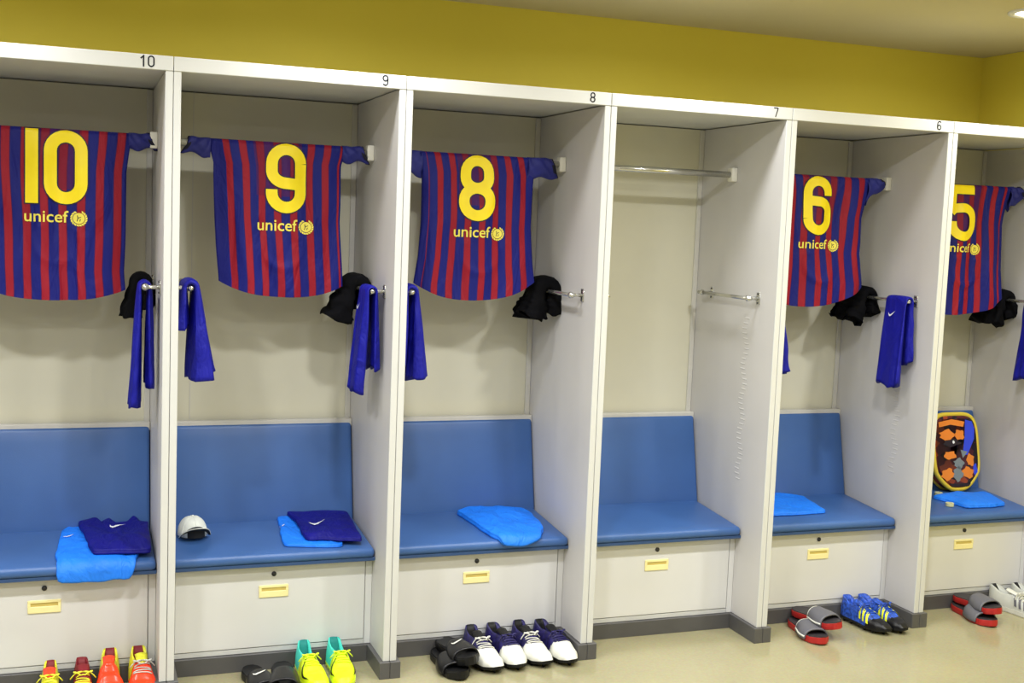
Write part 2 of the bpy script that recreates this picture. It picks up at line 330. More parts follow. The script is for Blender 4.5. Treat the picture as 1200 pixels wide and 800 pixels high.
# ------------------------------------------------------------------ locker bays
S = 0.76; HP = 0.02335; TW = 2 * HP
HT = 2.0976; HB = 2.052; DEP = 0.633; CY = 0.193; PZ = 0.061
def seat_z(y): return 0.430 + 0.075 * (y - 0.145)
def build_bay(k, number, vents=False):
    """k: index of the bay's right divider; the bay runs from (k-1)S to kS"""
    a = (k - 1) * S; b = k * S - TW           # inner faces
    o0 = a - HP; o1 = b + HP                  # outer faces (middle of each shared post)
    t = thing('locker_bay', {10: 'white open locker bay at the left edge, numbered 10 on its header',
        9: 'white open locker bay whose blue bench holds the pale grey cap', 8: 'white open locker bay above the white and purple football boots',
        7: 'empty white open locker bay with bare rod, no clothes or shoes', 6: 'white open locker bay above the blue boots with yellow stripes',
        5: 'white open locker bay at the right edge, holding the patterned backpack'}[number], 'locker', (a, 0, 0), group='row of open locker bays')
    D = lambda bm: [setattr(v, 'co', v.co - Vector((a, 0, 0))) for v in bm.verts] and bm
    g = 0.0009
    obj('side_panel', D(B(o0 + g, 0.002, PZ, a, DEP + 0.13, HB, bevel=0.0012)), side_metal, t)
    rp = obj('side_panel', D(B(b, 0.002, PZ, o1 - g, DEP + 0.13, HB, bevel=0.0012)), side_metal, t)
    # bright front edge trims of the two side panels (folded steel, with a fine groove)
    for (p, q) in ((o0 + g, a + 0.0008), (b - 0.0008, o1 - g)):
        obj('post_front', D(B(p, -0.004, PZ, q, 0.004, HB, bevel=0.0015)), white_metal, t)
    obj('header_panel', D(B(o0 + g, -0.006, HB, o1 - g, 0.016, HT, bevel=0.0018)), white_metal, t)
    obj('top_panel', D(B(o0 + g, 0.016, HB + 0.004, o1 - g, DEP + 0.13, HB + 0.02)), white_metal, t)
    obj('back_panel', D(B(a, DEP, PZ, b, DEP + 0.012, HB)), back_board, t)
    # battens in the back corners, along the top and above the backrest
    for (p, q) in ((a, a + 0.022), (b - 0.022, b)):
        obj('corner_batten', D(B(p + 0.0005, DEP - 0.010, 0.3, q - 0.0005, DEP, HB - 0.002, bevel=0.002)), batten_mat, t)
    obj('ledge_batten', D(B(a + 0.001, DEP - 0.045, 0.800, b - 0.001, DEP - 0.0105, 0.832, bevel=0.003)), batten_mat, t)
    # number on the header
    bm = bmesh.new(); f = lambda x, z: Vector((x, -0.0066, z))
    wd = 0.052 if number == 10 else 0.026
    xn = b - 0.036 - wd - a + (0.006 if number == 10 else 0.0)
    for ch in str(number):
        if ch in '69':
            qx, qr = xn + 0.0105, 0.0083
            PS = [(arc(qx, 2.0835, qr, 0.0088, 0, 360, 16)[:-1], True), ([(qx + qr, 2.0835), (qx + qr, 2.070)] + arc(qx, 2.0695, qr, 0.0088, 0, -150), False)]
            if ch == '6': PS = [([(2 * qx - x_, 2 * 2.0765 - z_) for x_, z_ in p_], c_) for p_, c_ in PS]
        else: PS = digit_paths(ch, xn, xn + 0.021, 2.0585, 2.0945, 0.0046)
        for pth, cl in PS: ribbon(bm, pth, 0.0046, f, cl, 1)
        xn += 0.027
    obj('bay_number', bm, ink, t)
    if number == 9: obj('back_seam', D(B(a + 0.096, DEP - 0.0012, 0.833, a + 0.099, DEP, HB - 0.002)), batten_mat, t)
    # hanging rod and brackets
    rod = obj('hanging_rod', D(tube(bmesh.new(), [(a + 0.012, 0.355, 1.853), (b - 0.012, 0.355, 1.853)], 0.0125, 16)), chrome, t, True)
    for (p, q) in ((a + 0.0005, a + 0.026), (b - 0.026, b - 0.0005)):
        br = obj('rod_bracket', D(B(p, 0.335, 1.825, q, 0.375, 1.881, bevel=0.004, seg=2)), plastic_white, rod, True)
    # two side bars per bay
    for (xw, sg) in ((a, 1), (b, -1)):
        xb = xw + sg * 0.049
        bar = obj('side_bar', D(tube(bmesh.new(), [(xb, 0.100, 1.361), (xb, 0.52, 1.361)], 0.0075, 12)), chrome, t, True)
        for yy in (0.122, 0.490):
            bm = bmesh.new(); tube(bm, [(xw + sg * 0.002, yy, 1.361), (xb, yy, 1.361)], 0.007, 10)
            box(bm, min(xw, xw + sg * 0.004), yy - 0.012, 1.337, max(xw, xw + sg * 0.004), yy + 0.012, 1.385, bevel=0.0015)
            bmesh.ops.create_uvsphere(bm, u_segments=12, v_segments=8, radius=0.0125, matrix=Matrix.Translation((xb, yy, 1.361)))
            obj('bar_post', D(bm), chrome, bar, True)
        for yy in (0.122, 0.490):
            bm = bmesh.new()
            for dz in (-0.018, 0.018):
                bmesh.ops.create_uvsphere(bm, u_segments=8, v_segments=5, radius=0.004, matrix=Matrix.Translation((xw + sg * 0.0045, yy, 1.361 + dz)))
            obj('bar_screw', D(bm), black_metal, bar, True)
    # backrest cushion: leaning slab with rounded edges
    bm = box(bmesh.new(), a + 0.003, 0.0, 0.0, b - 0.003, 0.055, 0.385, bevel=0.014, seg=4)
    bmesh.ops.subdivide_edges(bm, edges=[e for e in bm.edges if e.calc_length() > 0.2], cuts=8, use_grid_fill=True)
    for v in bm.verts:
        h = v.co.z / 0.385
        y = v.co.y; bulge = 0.006 * math.sin(PI * max(0, min(1, h))) * math.sin(PI * max(0, min(1, (v.co.x - a) / (b - a)))) if y < 0.02 else 0
        v.co.y = y - bulge + 0.500 + 0.083 * h; v.co.z = 0.434 + v.co.z
    bk = obj('backrest_cushion', D(bm), vinyl, t, True)
    # seat cushion
    bm = box(bmesh.new(), a + 0.003, 0.143, 0.395, b - 0.003, 0.60, 0.43, bevel=0.015, seg=4)
    bmesh.ops.subdivide_edges(bm, edges=[e for e in bm.edges if e.calc_length() > 0.2], cuts=8, use_grid_fill=True)
    for v in bm.verts:
        u = max(0, min(1, (v.co.x - a) / (b - a))); s_ = max(0, min(1, (v.co.y - 0.143) / 0.45))
        if v.co.z > 0.42: v.co.z += 0.075 * (v.co.y - 0.145) + 0.004 * math.sin(PI * u) * math.sin(PI * s_)
    sc = obj('seat_cushion', D(bm), vinyl, t, True)
    obj('seat_board', D(B(a + 0.001, 0.150, 0.383, b - 0.001, 0.60, 0.3955, bevel=0.001)), vinyl_seam, t)
    # chest under the seat
    obj('chest_frame', D(B(a + 0.0005, CY + 0.006, PZ, b - 0.0005, CY + 0.030, 0.383)), side_metal, t)
    for (p, q) in ((a + 0.0005, a + 0.014), (b - 0.024, b - 0.0005)):
        obj('chest_stile', D(B(p, CY - 0.001, PZ + 0.0005, q, CY + 0.008, 0.383, bevel=0.001)), chest_metal, t)
    obj('chest_rail', D(B(a + 0.015, CY - 0.001, PZ + 0.0005, b - 0.025, CY + 0.008, 0.0785, bevel=0.001)), white_metal, t)
    dr = obj('chest_door', D(B(a + 0.017, CY - 0.003, 0.0815, b - 0.027, CY + 0.004, 0.381, bevel=0.002, seg=2)), chest_metal, t)
    cx = (a + b) / 2 - 0.001
    bm = bmesh.new(); tube(bm, [(cx, CY - 0.003, 0.3465), (cx, CY - 0.0075, 0.3465)], 0.0085, 16)
    lk = obj('door_lock', D(bm), black_metal, dr, True)
    bm = bmesh.new()
    box(bm, cx - 0.052, CY - 0.0075, 0.2965, cx + 0.052, CY - 0.0028, 0.3065, bevel=0.0015); box(bm, cx - 0.052, CY - 0.0075, 0.2620, cx + 0.052, CY - 0.0028, 0.2845, bevel=0.0015)
    box(bm, cx - 0.052, CY - 0.0075, 0.2845, cx - 0.043, CY - 0.0028, 0.2965); box(bm, cx + 0.043, CY - 0.0075, 0.2845, cx + 0.052, CY - 0.0028, 0.2965)
    hd = obj('door_handle', D(bm), cream_plastic, dr)
    obj('handle_recess', D(B(cx - 0.043, CY - 0.0040, 0.2845, cx + 0.043, CY - 0.0028, 0.2965)), handle_dark, dr)
    # plinth that wraps the feet of the posts
    e = 0.0147; bm = bmesh.new()
    box(bm, o0 + g / 2, -e, 0.0, a + e, CY + 0.01, PZ - 0.0004, bevel=0.0015); box(bm, b - e, -e, 0.0, o1 - g / 2, CY + 0.01, PZ - 0.0004, bevel=0.0015)
    box(bm, a + e, CY - e, 0.0, b - e, CY + 0.01, PZ - 0.0004, bevel=0.0012)
    obj('plinth', D(bm), plinth_mat, t)
    if vents:
        for col in (0.185, 0.245):
            bm = bmesh.new()
            for i in range(34):
                zz = 0.62 + i * 0.0205
                if 1.28 < zz < 1.42: continue
                yy = col + 0.012 * math.sin(i * 0.9)
                P = [Vector((b, yy, zz + 0.0035)), Vector((b, yy + 0.035, zz + 0.0035)), Vector((b - 0.0013, yy + 0.033, zz - 0.001)), Vector((b - 0.0013, yy + 0.002, zz - 0.001)), Vector((b, yy, zz - 0.003)), Vector((b, yy + 0.035, zz - 0.003))]
                vv = [bm.verts.new(p) for p in P]
                bm.faces.new((vv[0], vv[1], vv[2], vv[3])); bm.faces.new((vv[3], vv[2], vv[5], vv[4])); bm.faces.new((vv[0], vv[3], vv[4])); bm.faces.new((vv[1], vv[5], vv[2]))
            if col < 0.2:
                q = obj('vent_louvres', D(bm), side_metal, t); q['kind'] = 'stuff'
            else: bm.free()
    return t
BAYS = [(0, 10, False), (1, 9, False), (2, 8, False), (3, 7, True), (4, 6, True), (5, 5, True)]
for k, n, ve in BAYS: build_bay(k, n, ve)

# ------------------------------------------------------------------ football shirts on the rods
ZT = 1.8725
def make_shirt(number, left, right, zc, zm, sl, sr, seed, label):
    """left/right: tables z -> x of the body edge; zc, zm: hem height at the corners and the middle; sl, sr: x of the cuffs"""
    t = thing('football_shirt', label, 'shirt', (0, 0, 0), group='striped football shirts on the rods')
    zl = zc[0]; zr = zc[1]
    XL = lambda z: interp(left, -z); XR = lambda z: interp(right, -z)
    def bot(u):
        edge = lerp(zl, zr, u); k = 1 - abs(2 * u - 1) ** 2.6
        return edge + (zm - (zl + zr) / 2) * k
    def wr(u, z):
        d = max(0, min(1, (ZT - z) / 0.12))
        w_ = 0.006 * math.sin(u * 17 + seed * 5 + 2.5 * nz(u * 2, z * 3, seed)) + 0.010 * nz(u * 4 + seed, z * 2.2, seed * 3.1) + 0.004 * nz(u * 12, z * 6 + seed, 1.7)
        # faint ring of the print pressed through from the chest
        cx_, cz_ = 0.52, 1.50
        rr = math.hypot((u - cx_) * 0.47, z - cz_)
        w_ += 0.004 * math.exp(-((rr - 0.075) / 0.012) ** 2) * (1 if z < 1.55 else 0)
        return 1.35 * w_ * d
    def front_y(u, z):
        h = max(0.0, ZT - z)
        top = 0.355 - 0.0145 * min(1, math.sqrt(max(0, 1 - (1 - min(1, h / 0.018)) ** 2)) ) - 0.002
        side = abs(2 * u - 1)
        return top - 0.016 * min(1, h / 0.25) * (1 - side ** 4) - wr(u, z)
    def back_y(u, z):
        h = max(0.0, ZT - z)
        top = 0.355 + 0.0145 * min(1, math.sqrt(max(0, 1 - (1 - min(1, h / 0.018)) ** 2))) + 0.002
        side = abs(2 * u - 1)
        return top + 0.012 * min(1, h / 0.3) * (1 - side ** 4) - 0.5 * wr(u, z)
    NU, NV = 64, 56
    bm = bmesh.new(); uvl = bm.loops.layers.uv.new('UVMap')
    rows = []; uvr = []
    for i in range(NV + 1):
        v = i / NV; v2 = v ** 1.15; row = []; ur = []
        for j in range(NU + 1):
            u = j / NU; z = lerp(ZT, bot(u), v2)
            x = lerp(XL(z), XR(z), u) + 0.004 * nz(u * 3, z * 5, seed + 9)
            row.append(Vector((x, front_y(u, z), z))); ur.append((u, 1 - v))
        for j in range(NU - 1, 0, -1):
            u = j / NU; z = lerp(ZT, bot(u) + 0.006, v2)
            x = lerp(XL(z), XR(z), u)
            row.append(Vector((x, back_y(u, z), z))); ur.append((u, 1 - v))
        rows.append(row); uvr.append(ur)
    V, F = grid(bm, rows, True)
    n = len(rows[0])
    for f_, i, j in F:
        for lp, (a_, b_) in zip(f_.loops, ((i, j), (i, (j + 1) % n), (i + 1, (j + 1) % n), (i + 1, j))):
            lp[uvl].uv = uvr[a_][b_]
    for j in range(1, NU):   # close the shoulder line over the rod
        a_, b_ = V[0][j], V[0][n - j]
        if j < NU - 0 and j > 1:
            try: bm.faces.new((V[0][j - 1], V[0][j], V[0][n - j], V[0][n - j + 1] if j > 1 else V[0][0]))
            except ValueError: pass
    obj('shirt_body', bm, SHIRT[number], t, True)
    # hem band
    bm = bmesh.new(); rr = []
    for j in range(NU + 1):
        u = j / NU; zb = bot(u)
        rr.append([Vector((lerp(XL(zb), XR(zb), u), front_y(u, z) - 0.0012, z)) for z in (zb + 0.014, zb + 0.007, zb - 0.001)])
    # sleeves: flattened tubes gathered round the rod
    for (xe, xc, arm, cuff, side) in ((XL(ZT), sl[0], sl[1], sl[2], -1), (XR(ZT), sr[0], sr[1], sr[2], 1)):
        bm2 = bmesh.new(); R_ = []; N = 12
        for i in range(N + 1):
            s_ = i / N; x = lerp(xe - side * 0.010, xc, s_)
            zb = lerp(arm, cuff, min(1, s_ ** 0.7)) + 0.006 * math.sin(s_ * 9 + seed)
            zt_ = ZT + 0.001 + 0.003 * math.sin(s_ * 7 + seed) * s_
            ring = []
            for k in range(20):
                th = 2 * PI * k / 20; ct, st_ = math.cos(th), math.sin(th)
                hz = (zt_ - zb) / 2; y = 0.355 - 0.004 + (0.0185 + 0.003 * math.sin(5 * th + s_ * 8 + seed)) * ct * (1.0 - 0.25 * max(0, -st_)) * (1 - 0.1 * s_)
                y -= 0.008 * (1 if ct > 0 else 0) * 0
                xx = x + side * 0.020 * (-st_) * s_ * s_ * (1 if st_ < 0 else 0.3)
                ring.append(Vector((xx, y - 0.004 * math.sin(s_ * 14 + st_ * 4), (zt_ + zb) / 2 + hz * st_)))
            R_.append(ring)
        grid(bm2, R_, True)
        sv = obj('sleeve', bm2, sleeve_mat, t, True)
        md = sv.modifiers.new('thick', 'SOLIDIFY'); md.thickness = 0.0015; md.offset = 0
        # dark cuff band at the end
        bm3 = bmesh.new()
        c_ = sum(R_[-1], Vector()) / 20
        grid(bm3, [[c_ + (p - c_) * 1.05 - Vector((side * 0.012, 0, 0)) for p in R_[-1]], [c_ + (p - c_) * 1.06 + Vector((side * 0.002, 0, 0)) for p in R_[-1]], [c_ + (p - c_) * 0.80 - Vector((side * 0.003, 0, 0)) for p in R_[-1]]], True)
        obj('cuff', bm3, cuff_mat, sv, True)
    # print: surface mapper
    def surf(off):
        def f(x, z):
            z = min(z, ZT - 0.001); u = (x - XL(z)) / (XR(z) - XL(z)); u = max(0, min(1, u))
            return Vector((x, front_y(u, z) - off, z))
        return f
    return t, surf, seed
def print_shirt(t, surf, digits, word):
    """digits: list of (char, x0, x1); word: (x0, x1, z0, z1, emblem centre x)"""
    for off, tt, m, nm in ((0.0018, 0.008, num_edge, 'number_outline'), (0.0044, 0.0, num_yellow, 'number_print')):
        bm = bmesh.new()
        for ch, a_, b_ in digits:
            for p, c in digit_paths(ch, a_, b_, 1.622, 1.868, 0.040):
                if tt and not c:   # extend outline past the open ends
                    d0 = (Vector(p[0]) - Vector(p[1])).normalized() * tt / 2; d1 = (Vector(p[-1]) - Vector(p[-2])).normalized() * tt / 2
                    p = [tuple(Vector(p[0]) + d0)] + list(p[1:-1]) + [tuple(Vector(p[-1]) + d1)]
                ribbon(bm, p, 0.040 + tt, surf(off), c, 5)
        obj(nm, bm, m, t)
    a_, b_, z0, z1, ex = word
    bm = bmesh.new(); text_fit(bm, 'unicef', a_, b_, z0, z1, surf(0.0028), 0.010); obj('word_print', bm, print_yellow, t)
    # round wreath emblem with a globe
    f = surf(0.0026); f2 = surf(0.0036); cz = (z0 + z1) / 2 - 0.004; bm = bmesh.new(); r = 0.0245
    rows = [[f(ex + r * q * math.cos(2 * PI * k / 24), cz + r * q * 0.95 * math.sin(2 * PI * k / 24)) for k in range(24)] for q in (0.02, 0.4, 0.78)]
    grid(bm, rows, True)
    for k in range(16):     # wreath leaves, open at the top
        an = math.radians(-90 + (k + 0.5) * 20) if k < 8 else math.radians(-90 - (k - 7.5) * 20)
        c = Vector((ex + r * 0.98 * math.cos(an), cz + r * 0.95 * math.sin(an))); d = Vector((math.cos(an + 1.0), math.sin(an + 1.0))); q = Vector((-d.y, d.x))
        P = [c - d * 0.0062, c - q * 0.0034, c + d * 0.0062, c + q * 0.0034]
        bm.faces.new([bm.verts.new(f(*p)) for p in P])
    em = obj('emblem_print', bm, print_yellow, t)
    bm = bmesh.new()
    ribbon(bm, [(ex - 0.006, cz - 0.010), (ex - 0.003, cz + 0.001), (ex - 0.005, cz + 0.010)], 0.0026, f2, False, 1)
    ribbon(bm, [(ex - 0.003, cz + 0.001), (ex + 0.007, cz + 0.005)], 0.0022, f2, False, 1)
    ribbon(bm, [(ex + 0.003, cz - 0.010), (ex + 0.005, cz - 0.002)], 0.0024, f2, False, 1)
    obj('globe_lines', bm, num_edge, em)

def neg(tab): return [(-z, x) for z, x in tab]
t, sf, _ = make_shirt(10, neg([(1.88, -0.625), (1.78, -0.622), (1.6, -0.612), (1.33, -0.602)]), neg([(1.88, -0.132), (1.83, -0.136), (1.74, -0.147), (1.5, -0.152), (1.40, -0.156), (1.33, -0.150)]),
    (1.337, 1.337), 1.299, (-0.72, 1.79, 1.82), (-0.066, 1.815, 1.822), 1.3, 'striped football shirt with two-figure yellow number ten, leftmost on the rods')
print_shirt(t, sf, [('1', -0.474, -0.424), ('0', -0.411, -0.274)], (-0.472, -0.334, 1.560, 1.600, -0.301))
t, sf, _ = make_shirt(9, neg([(1.88, 0.118), (1.83, 0.128), (1.79, 0.140), (1.6, 0.147), (1.38, 0.165)]), neg([(1.88, 0.606), (1.83, 0.600), (1.80, 0.592), (1.6, 0.590), (1.36, 0.607)]),
    (1.375, 1.366), 1.322, (0.050, 1.80, 1.822), (0.678, 1.812, 1.818), 2.1, 'striped football shirt with yellow number nine, above the grey cap')
print_shirt(t, sf, [('9', 0.322, 0.464)], (0.294, 0.434, 1.558, 1.600, 0.466))
t, sf, _ = make_shirt(8, neg([(1.88, 0.885), (1.80, 0.896), (1.61, 0.898), (1.48, 0.892), (1.38, 0.877)]), neg([(1.88, 1.325), (1.8, 1.342), (1.6, 1.340), (1.46, 1.350), (1.39, 1.362)]),
    (1.382, 1.395), 1.322, (0.80, 1.775, 1.80), (1.425, 1.79, 1.80), 3.7, 'striped football shirt with yellow number eight, left of the empty bay')
print_shirt(t, sf, [('8', 1.040, 1.180)], (1.024, 1.163, 1.560, 1.602, 1.196))
t, sf, _ = make_shirt(6, neg([(1.88, 2.395), (1.8, 2.405), (1.4, 2.405)]), neg([(1.88, 2.885), (1.82, 2.880), (1.70, 2.853), (1.55, 2.850), (1.42, 2.880)]),
    (1.362, 1.405), 1.322, (2.33, 1.78, 1.80), (2.955, 1.76, 1.835), 4.9, 'striped football shirt with yellow number six, right of the empty bay')
print_shirt(t, sf, [('6', 2.553, 2.690)], (2.538, 2.675, 1.564, 1.604, 2.708))
t, sf, _ = make_shirt(5, neg([(1.88, 3.165), (1.8, 3.175), (1.4, 3.165)]), neg([(1.88, 3.655), (1.8, 3.632), (1.70, 3.620), (1.5, 3.625), (1.37, 3.645)]),
    (1.335, 1.368), 1.295, (3.10, 1.78, 1.80), (3.715, 1.76, 1.82), 6.2, 'striped football shirt with yellow number five, rightmost, above the backpack')
print_shirt(t, sf, [('5', 3.300, 3.446)], (3.286, 3.424, 1.572, 1.612, 3.457))

# ------------------------------------------------------------------ garments over the side bars
def drape(name, label, cat, group, bx, out, yc, wid, len_out, len_in, m, seed, zbar=1.361, flare=0.0, thick=0.013, mark=False, lump=0.0, lean=0.0, tb=1.4):
    """cloth hung over a side bar; out=-1 hangs its long flap towards -x"""
    t = thing(name, label, cat, (bx, yc, zbar), group=group)
    r0 = 0.0085 + thick * 0.55
    path = []; N = 26
    for i in range(N + 1):     # long flap from the hem up
        k = i / N; path.append((out * (r0 + 0.020 * (1 - k) + flare * (1 - k)), -len_out * (1 - k), 1 - k))
    for i in range(1, 8):
        a_ = PI * i / 8; path.append((out * r0 * math.cos(a_), r0 * math.sin(a_), 0))
    for i in range(N + 1):
        k = i / N; path.append((-out * (r0 + 0.004 * k), -len_in * k, k))
    rows = []; n = 36
    for i, (px, pz, dn) in enumerate(path):
        a_ = path[max(0, i - 1)]; b_ = path[min(len(path) - 1, i + 1)]
        d = Vector((b_[0] - a_[0], 0, b_[1] - a_[1])).normalized(); q = Vector((d.z, 0, -d.x))   # q: outwards normal
        W = wid / 2 * (1 + 0.10 * dn + 0.10 * nz(dn * 3, seed, i * 0.03)); T = thick / 2 * (1 + (tb if i < N else 0.5) * dn + lump * abs(nz(dn * 5, seed * 2, 0.5)))
        row = []
        for k in range(n):
            th = 2 * PI * k / n; ct, st_ = math.cos(th), math.sin(th)
            yy = W * (abs(ct) ** 0.7) * (1 if ct > 0 else -1)
            tt = T * (abs(st_) ** 0.6) * (1 if st_ > 0 else -1)
            fold = dn ** 0.5 * (0.006 * math.sin(yy / wid * 14 + seed * 3 + dn * 1.5) + 0.004 * math.sin(yy / wid * 27 + seed))
            pos = Vector((px, yy + lean * dn, pz)) + q * (tt + fold)
            if dn > 0.9: pos.z += 0.012 * math.sin(yy / wid * 7 + seed) * (dn - 0.9) * 10
            if lump: pos += Vector((nz(pos.x * 30, pos.y * 25, pos.z * 25 + seed), nz(pos.x * 25, pos.y * 25 + seed, pos.z * 25), nz(pos.x * 25 + seed, pos.y * 25, pos.z * 25))) * lump * 0.012 * min(1, dn * 3 + 0.2)
            row.append(pos)
        rows.append(row)
    bm = bmesh.new()
    V, F = grid(bm, rows, True)
    bm.faces.new(list(reversed(V[0]))); bm.faces.new(V[-1])
    if name == 'shorts': cut = N // 2
    me = obj('cloth', bm, m, t, True)
    if name == 'shorts':     # split hem line of the two legs: a seam strip down the long flap
        bm = bmesh.new(); rr = []
        for i in range(0, N + 1):
            px, pz, dn = path[i]
            rr.append([Vector((px + out * (thick / 2 * (1 + 1.4 * dn) + 0.0085 * dn ** 0.5 + 0.001), y_ + lean * dn, pz)) for y_ in (wid * 0.30, wid * 0.36)])
        grid(bm, rr); 
        bm.free()
    if mark:
        bm = bmesh.new(); zz = -0.055
        f = lambda y, z: Vector((out * (r0 + (0.02 + flare) * (-z / len_out) + thick / 2 * (1 + 1.4 * (-z / len_out)) + 0.009), -y + lean * 0.15, z))
        swoosh(bm, -0.0, zz, 0.045, 0.15, f, 1.3)
        obj('printed_mark', bm, mark_white, t)
    return t
gS, gB = 'royal blue shorts over the side bars', 'black garments over the side bars'
drape('shorts', 'royal blue shorts with long hanging leg on bay 10 right bar', 'shorts', gS, -0.0957, -1, 0.175, 0.10, 0.395, 0.33, shorts_blue, 1.0, flare=-0.006)
drape('shorts', 'wide royal blue shorts on the left bar of bay 9', 'shorts', gS, 0.049, 1, 0.175, 0.15, 0.300, 0.13, shorts_blue, 2.0, flare=-0.002, thick=0.022, tb=3.0)
drape('shorts', 'royal blue shorts with small white mark on bay 9 right bar', 'shorts', gS, 0.6643, -1, 0.165, 0.13, 0.355, 0.275, shorts_blue, 3.0, mark=True)
drape('shorts', 'royal blue shorts on the left bar of bay 8', 'shorts', gS, 0.809, 1, 0.175, 0.14, 0.315, 0.27, shorts_blue, 4.0, flare=-0.004, thick=0.020, tb=2.2)
drape('shorts', 'royal blue shorts mostly hidden behind the post left of bay 6', 'shorts', gS, 2.329, 1, 0.20, 0.14, 0.305, 0.27, shorts_blue, 5.0, flare=0.024, thick=0.018)
drape('shorts', 'royal blue shorts with white mark on bay 6 right bar', 'shorts', gS, 2.9443, -1, 0.165, 0.135, 0.355, 0.26, shorts_blue, 6.0, mark=True)
drape('shorts', 'royal blue shorts cut by the right edge of the picture', 'shorts', gS, 3.7043, -1, 0.18, 0.135, 0.345, 0.26, shorts_blue, 7.0)
drape('undershorts', 'black bundled garment behind the blue shorts on bay 10 right bar', 'undershorts', gB, -0.0957, -1, 0.40, 0.10, 0.115, 0.08, black_cloth, 8.0, flare=-0.012, thick=0.026, lump=0.6)
drape('undershorts', 'black bundled garment beside blue shorts on bay 9 right bar', 'undershorts', gB, 0.6643, -1, 0.385, 0.16, 0.115, 0.08, black_cloth, 9.0, flare=0.020, thick=0.035, lump=1.0)
drape('undershorts', 'round black garment alone on bay 8 right bar', 'undershorts', gB, 1.4243, -1, 0.40, 0.14, 0.105, 0.09, black_cloth, 10.0, flare=0.0, thick=0.045, lump=0.9)
drape('undershorts', 'black garment behind shorts with a white mark, under shirt number six', 'undershorts', gB, 2.9443, -1, 0.44, 0.16, 0.105, 0.08, black_cloth, 11.3, flare=0.012, thick=0.035, lump=1.0)
drape('undershorts', 'rightmost black garment, under the shirt above the backpack', 'undershorts', gB, 3.7043, -1, 0.44, 0.16, 0.105, 0.08, black_cloth, 12.6, flare=0.012, thick=0.035, lump=1.0)

# ------------------------------------------------------------------ folded garments on the benches
EDGE = 0.160
def on_seat(x, s, h):
    """point h above the bench; s is the distance from the front, running down over the edge below EDGE"""
    if s >= EDGE: return Vector((x, s, seat_z(s) + 0.0035 * min(1, (s - EDGE) / 0.05) + h))
    r = 0.017; q = (EDGE - s) / r; c = Vector((x, EDGE, seat_z(EDGE) - r))
    if q < PI / 2: return c + Vector((0, -math.sin(q), math.cos(q))) * (r + h)
    return c + Vector((0, -(r + h), -(EDGE - s - r * PI / 2)))
def smooth_loop(P, n=6):
    out = []; m_ = len(P)
    for i in range(m_):
        p0, p1, p2, p3 = (Vector(P[(i + k - 1) % m_]) for k in range(4))
        for j in range(n):
            t_ = j / n
            out.append(0.5 * ((2 * p1) + (p2 - p0) * t_ + (2 * p0 - 5 * p1 + 4 * p2 - p3) * t_ ** 2 + (3 * p1 - p0 - 3 * p2 + p3) * t_ ** 3) * 1.0)
    return out
def garment(name, label, cat, group, outline, base, th, m, seed, layers=2, mark=None, bumps=0.008, center=None, wob=1.0):
    t = thing(name, label, cat, (0, 0, 0), group=group)
    # dense but crisp outline
    L = []
    m_ = len(outline)
    for i in range(m_):
        a_, b_ = Vector(outline[i]), Vector(outline[(i + 1) % m_])
        for j in range(7): L.append(a_.lerp(b_, j / 7))
    for _ in range(1): L = [(L[i - 1] + 2 * L[i] + L[(i + 1) % len(L)]) / 4 for i in range(len(L))]
    c = Vector(center) if center else sum(L, Vector((0, 0))) / len(L)
    L = [p + (p - c).normalized() * 0.007 * nz(p.x * 18, p.y * 18, seed) * wob for p in L]
    def height(p, k):
        edge = 1 - k
        e = min(1, edge / 0.07); e = math.sqrt(max(0, 1 - (1 - e) ** 2))
        w_ = 1.25 * bumps * (0.5 * abs(nz(p.x * 15 + p.y * 9, p.y * 14 - p.x * 6, seed + 4)) + 0.6 * nz(p.x * 9 + seed, p.y * 9, seed) + 0.5 * nz(p.x * 20, p.y * 16 + seed, 2) + 0.25 * abs(nz(p.x * 34, p.y * 10, seed)))
        return th * e + w_ * min(1, edge / 0.12) + (bumps * 1.6 * max(0, nz(p.x * 7, p.y * 5, seed * 2)) * min(1, edge / 0.2))
    profile = [(1.0, 0.0), (1.012, 0.25), (0.998, 0.48), (0.992, 0.5), (1.006, 0.75), (0.99, 0.93), (0.97, 1.0)] if layers > 1 else [(1.0, 0.0), (1.01, 0.5), (0.99, 0.9), (0.97, 1.0)]
    rows = [[on_seat(*(c + (p - c) * 0.9), base + 0.0004) for p in L]]
    for q, hh in profile:
        rows.append([on_seat(*(c + (p - c) * q), base + 0.0006 + hh * (th + 0.3 * bumps * nz(p.x * 12, p.y * 12, seed))) for p in L])
    for k in (0.92, 0.85, 0.76, 0.66, 0.56, 0.46, 0.36, 0.26, 0.16, 0.07, 0.02):
        rows.append([on_seat(*(c + (p - c) * k), base + max(0.6 * th, height(c + (p - c) * k, k))) for p in L])
    bm = bmesh.new(); V, F = grid(bm, rows, True)
    bm.faces.new(V[-1]); bm.faces.new(list(reversed(V[0])))
    obj('folded_cloth', bm, m, t, True)
    if mark:
        mx_, my_, ml, ma = mark
        def f(x, y):
            p = Vector((x, y)); k = 0.0
            # fraction along the ray from the centre
            d = p - c; an = math.atan2(d.y, d.x)
            best = min(L, key=lambda q: abs(((math.atan2((q - c).y, (q - c).x) - an + PI) % (2 * PI)) - PI))
            k = min(1, d.length / max(1e-4, (best - c).length))
            return on_seat(x, y, base + max(0.6 * th, height(p, k)) + 0.003)
        bm = bmesh.new(); swoosh(bm, mx_, my_, ml, ma, f, 1.4)
        obj('printed_mark', bm, mark_white, t)
    return t
gL, gN = 'light blue shirts folded on the benches', 'dark blue tops folded on the benches'
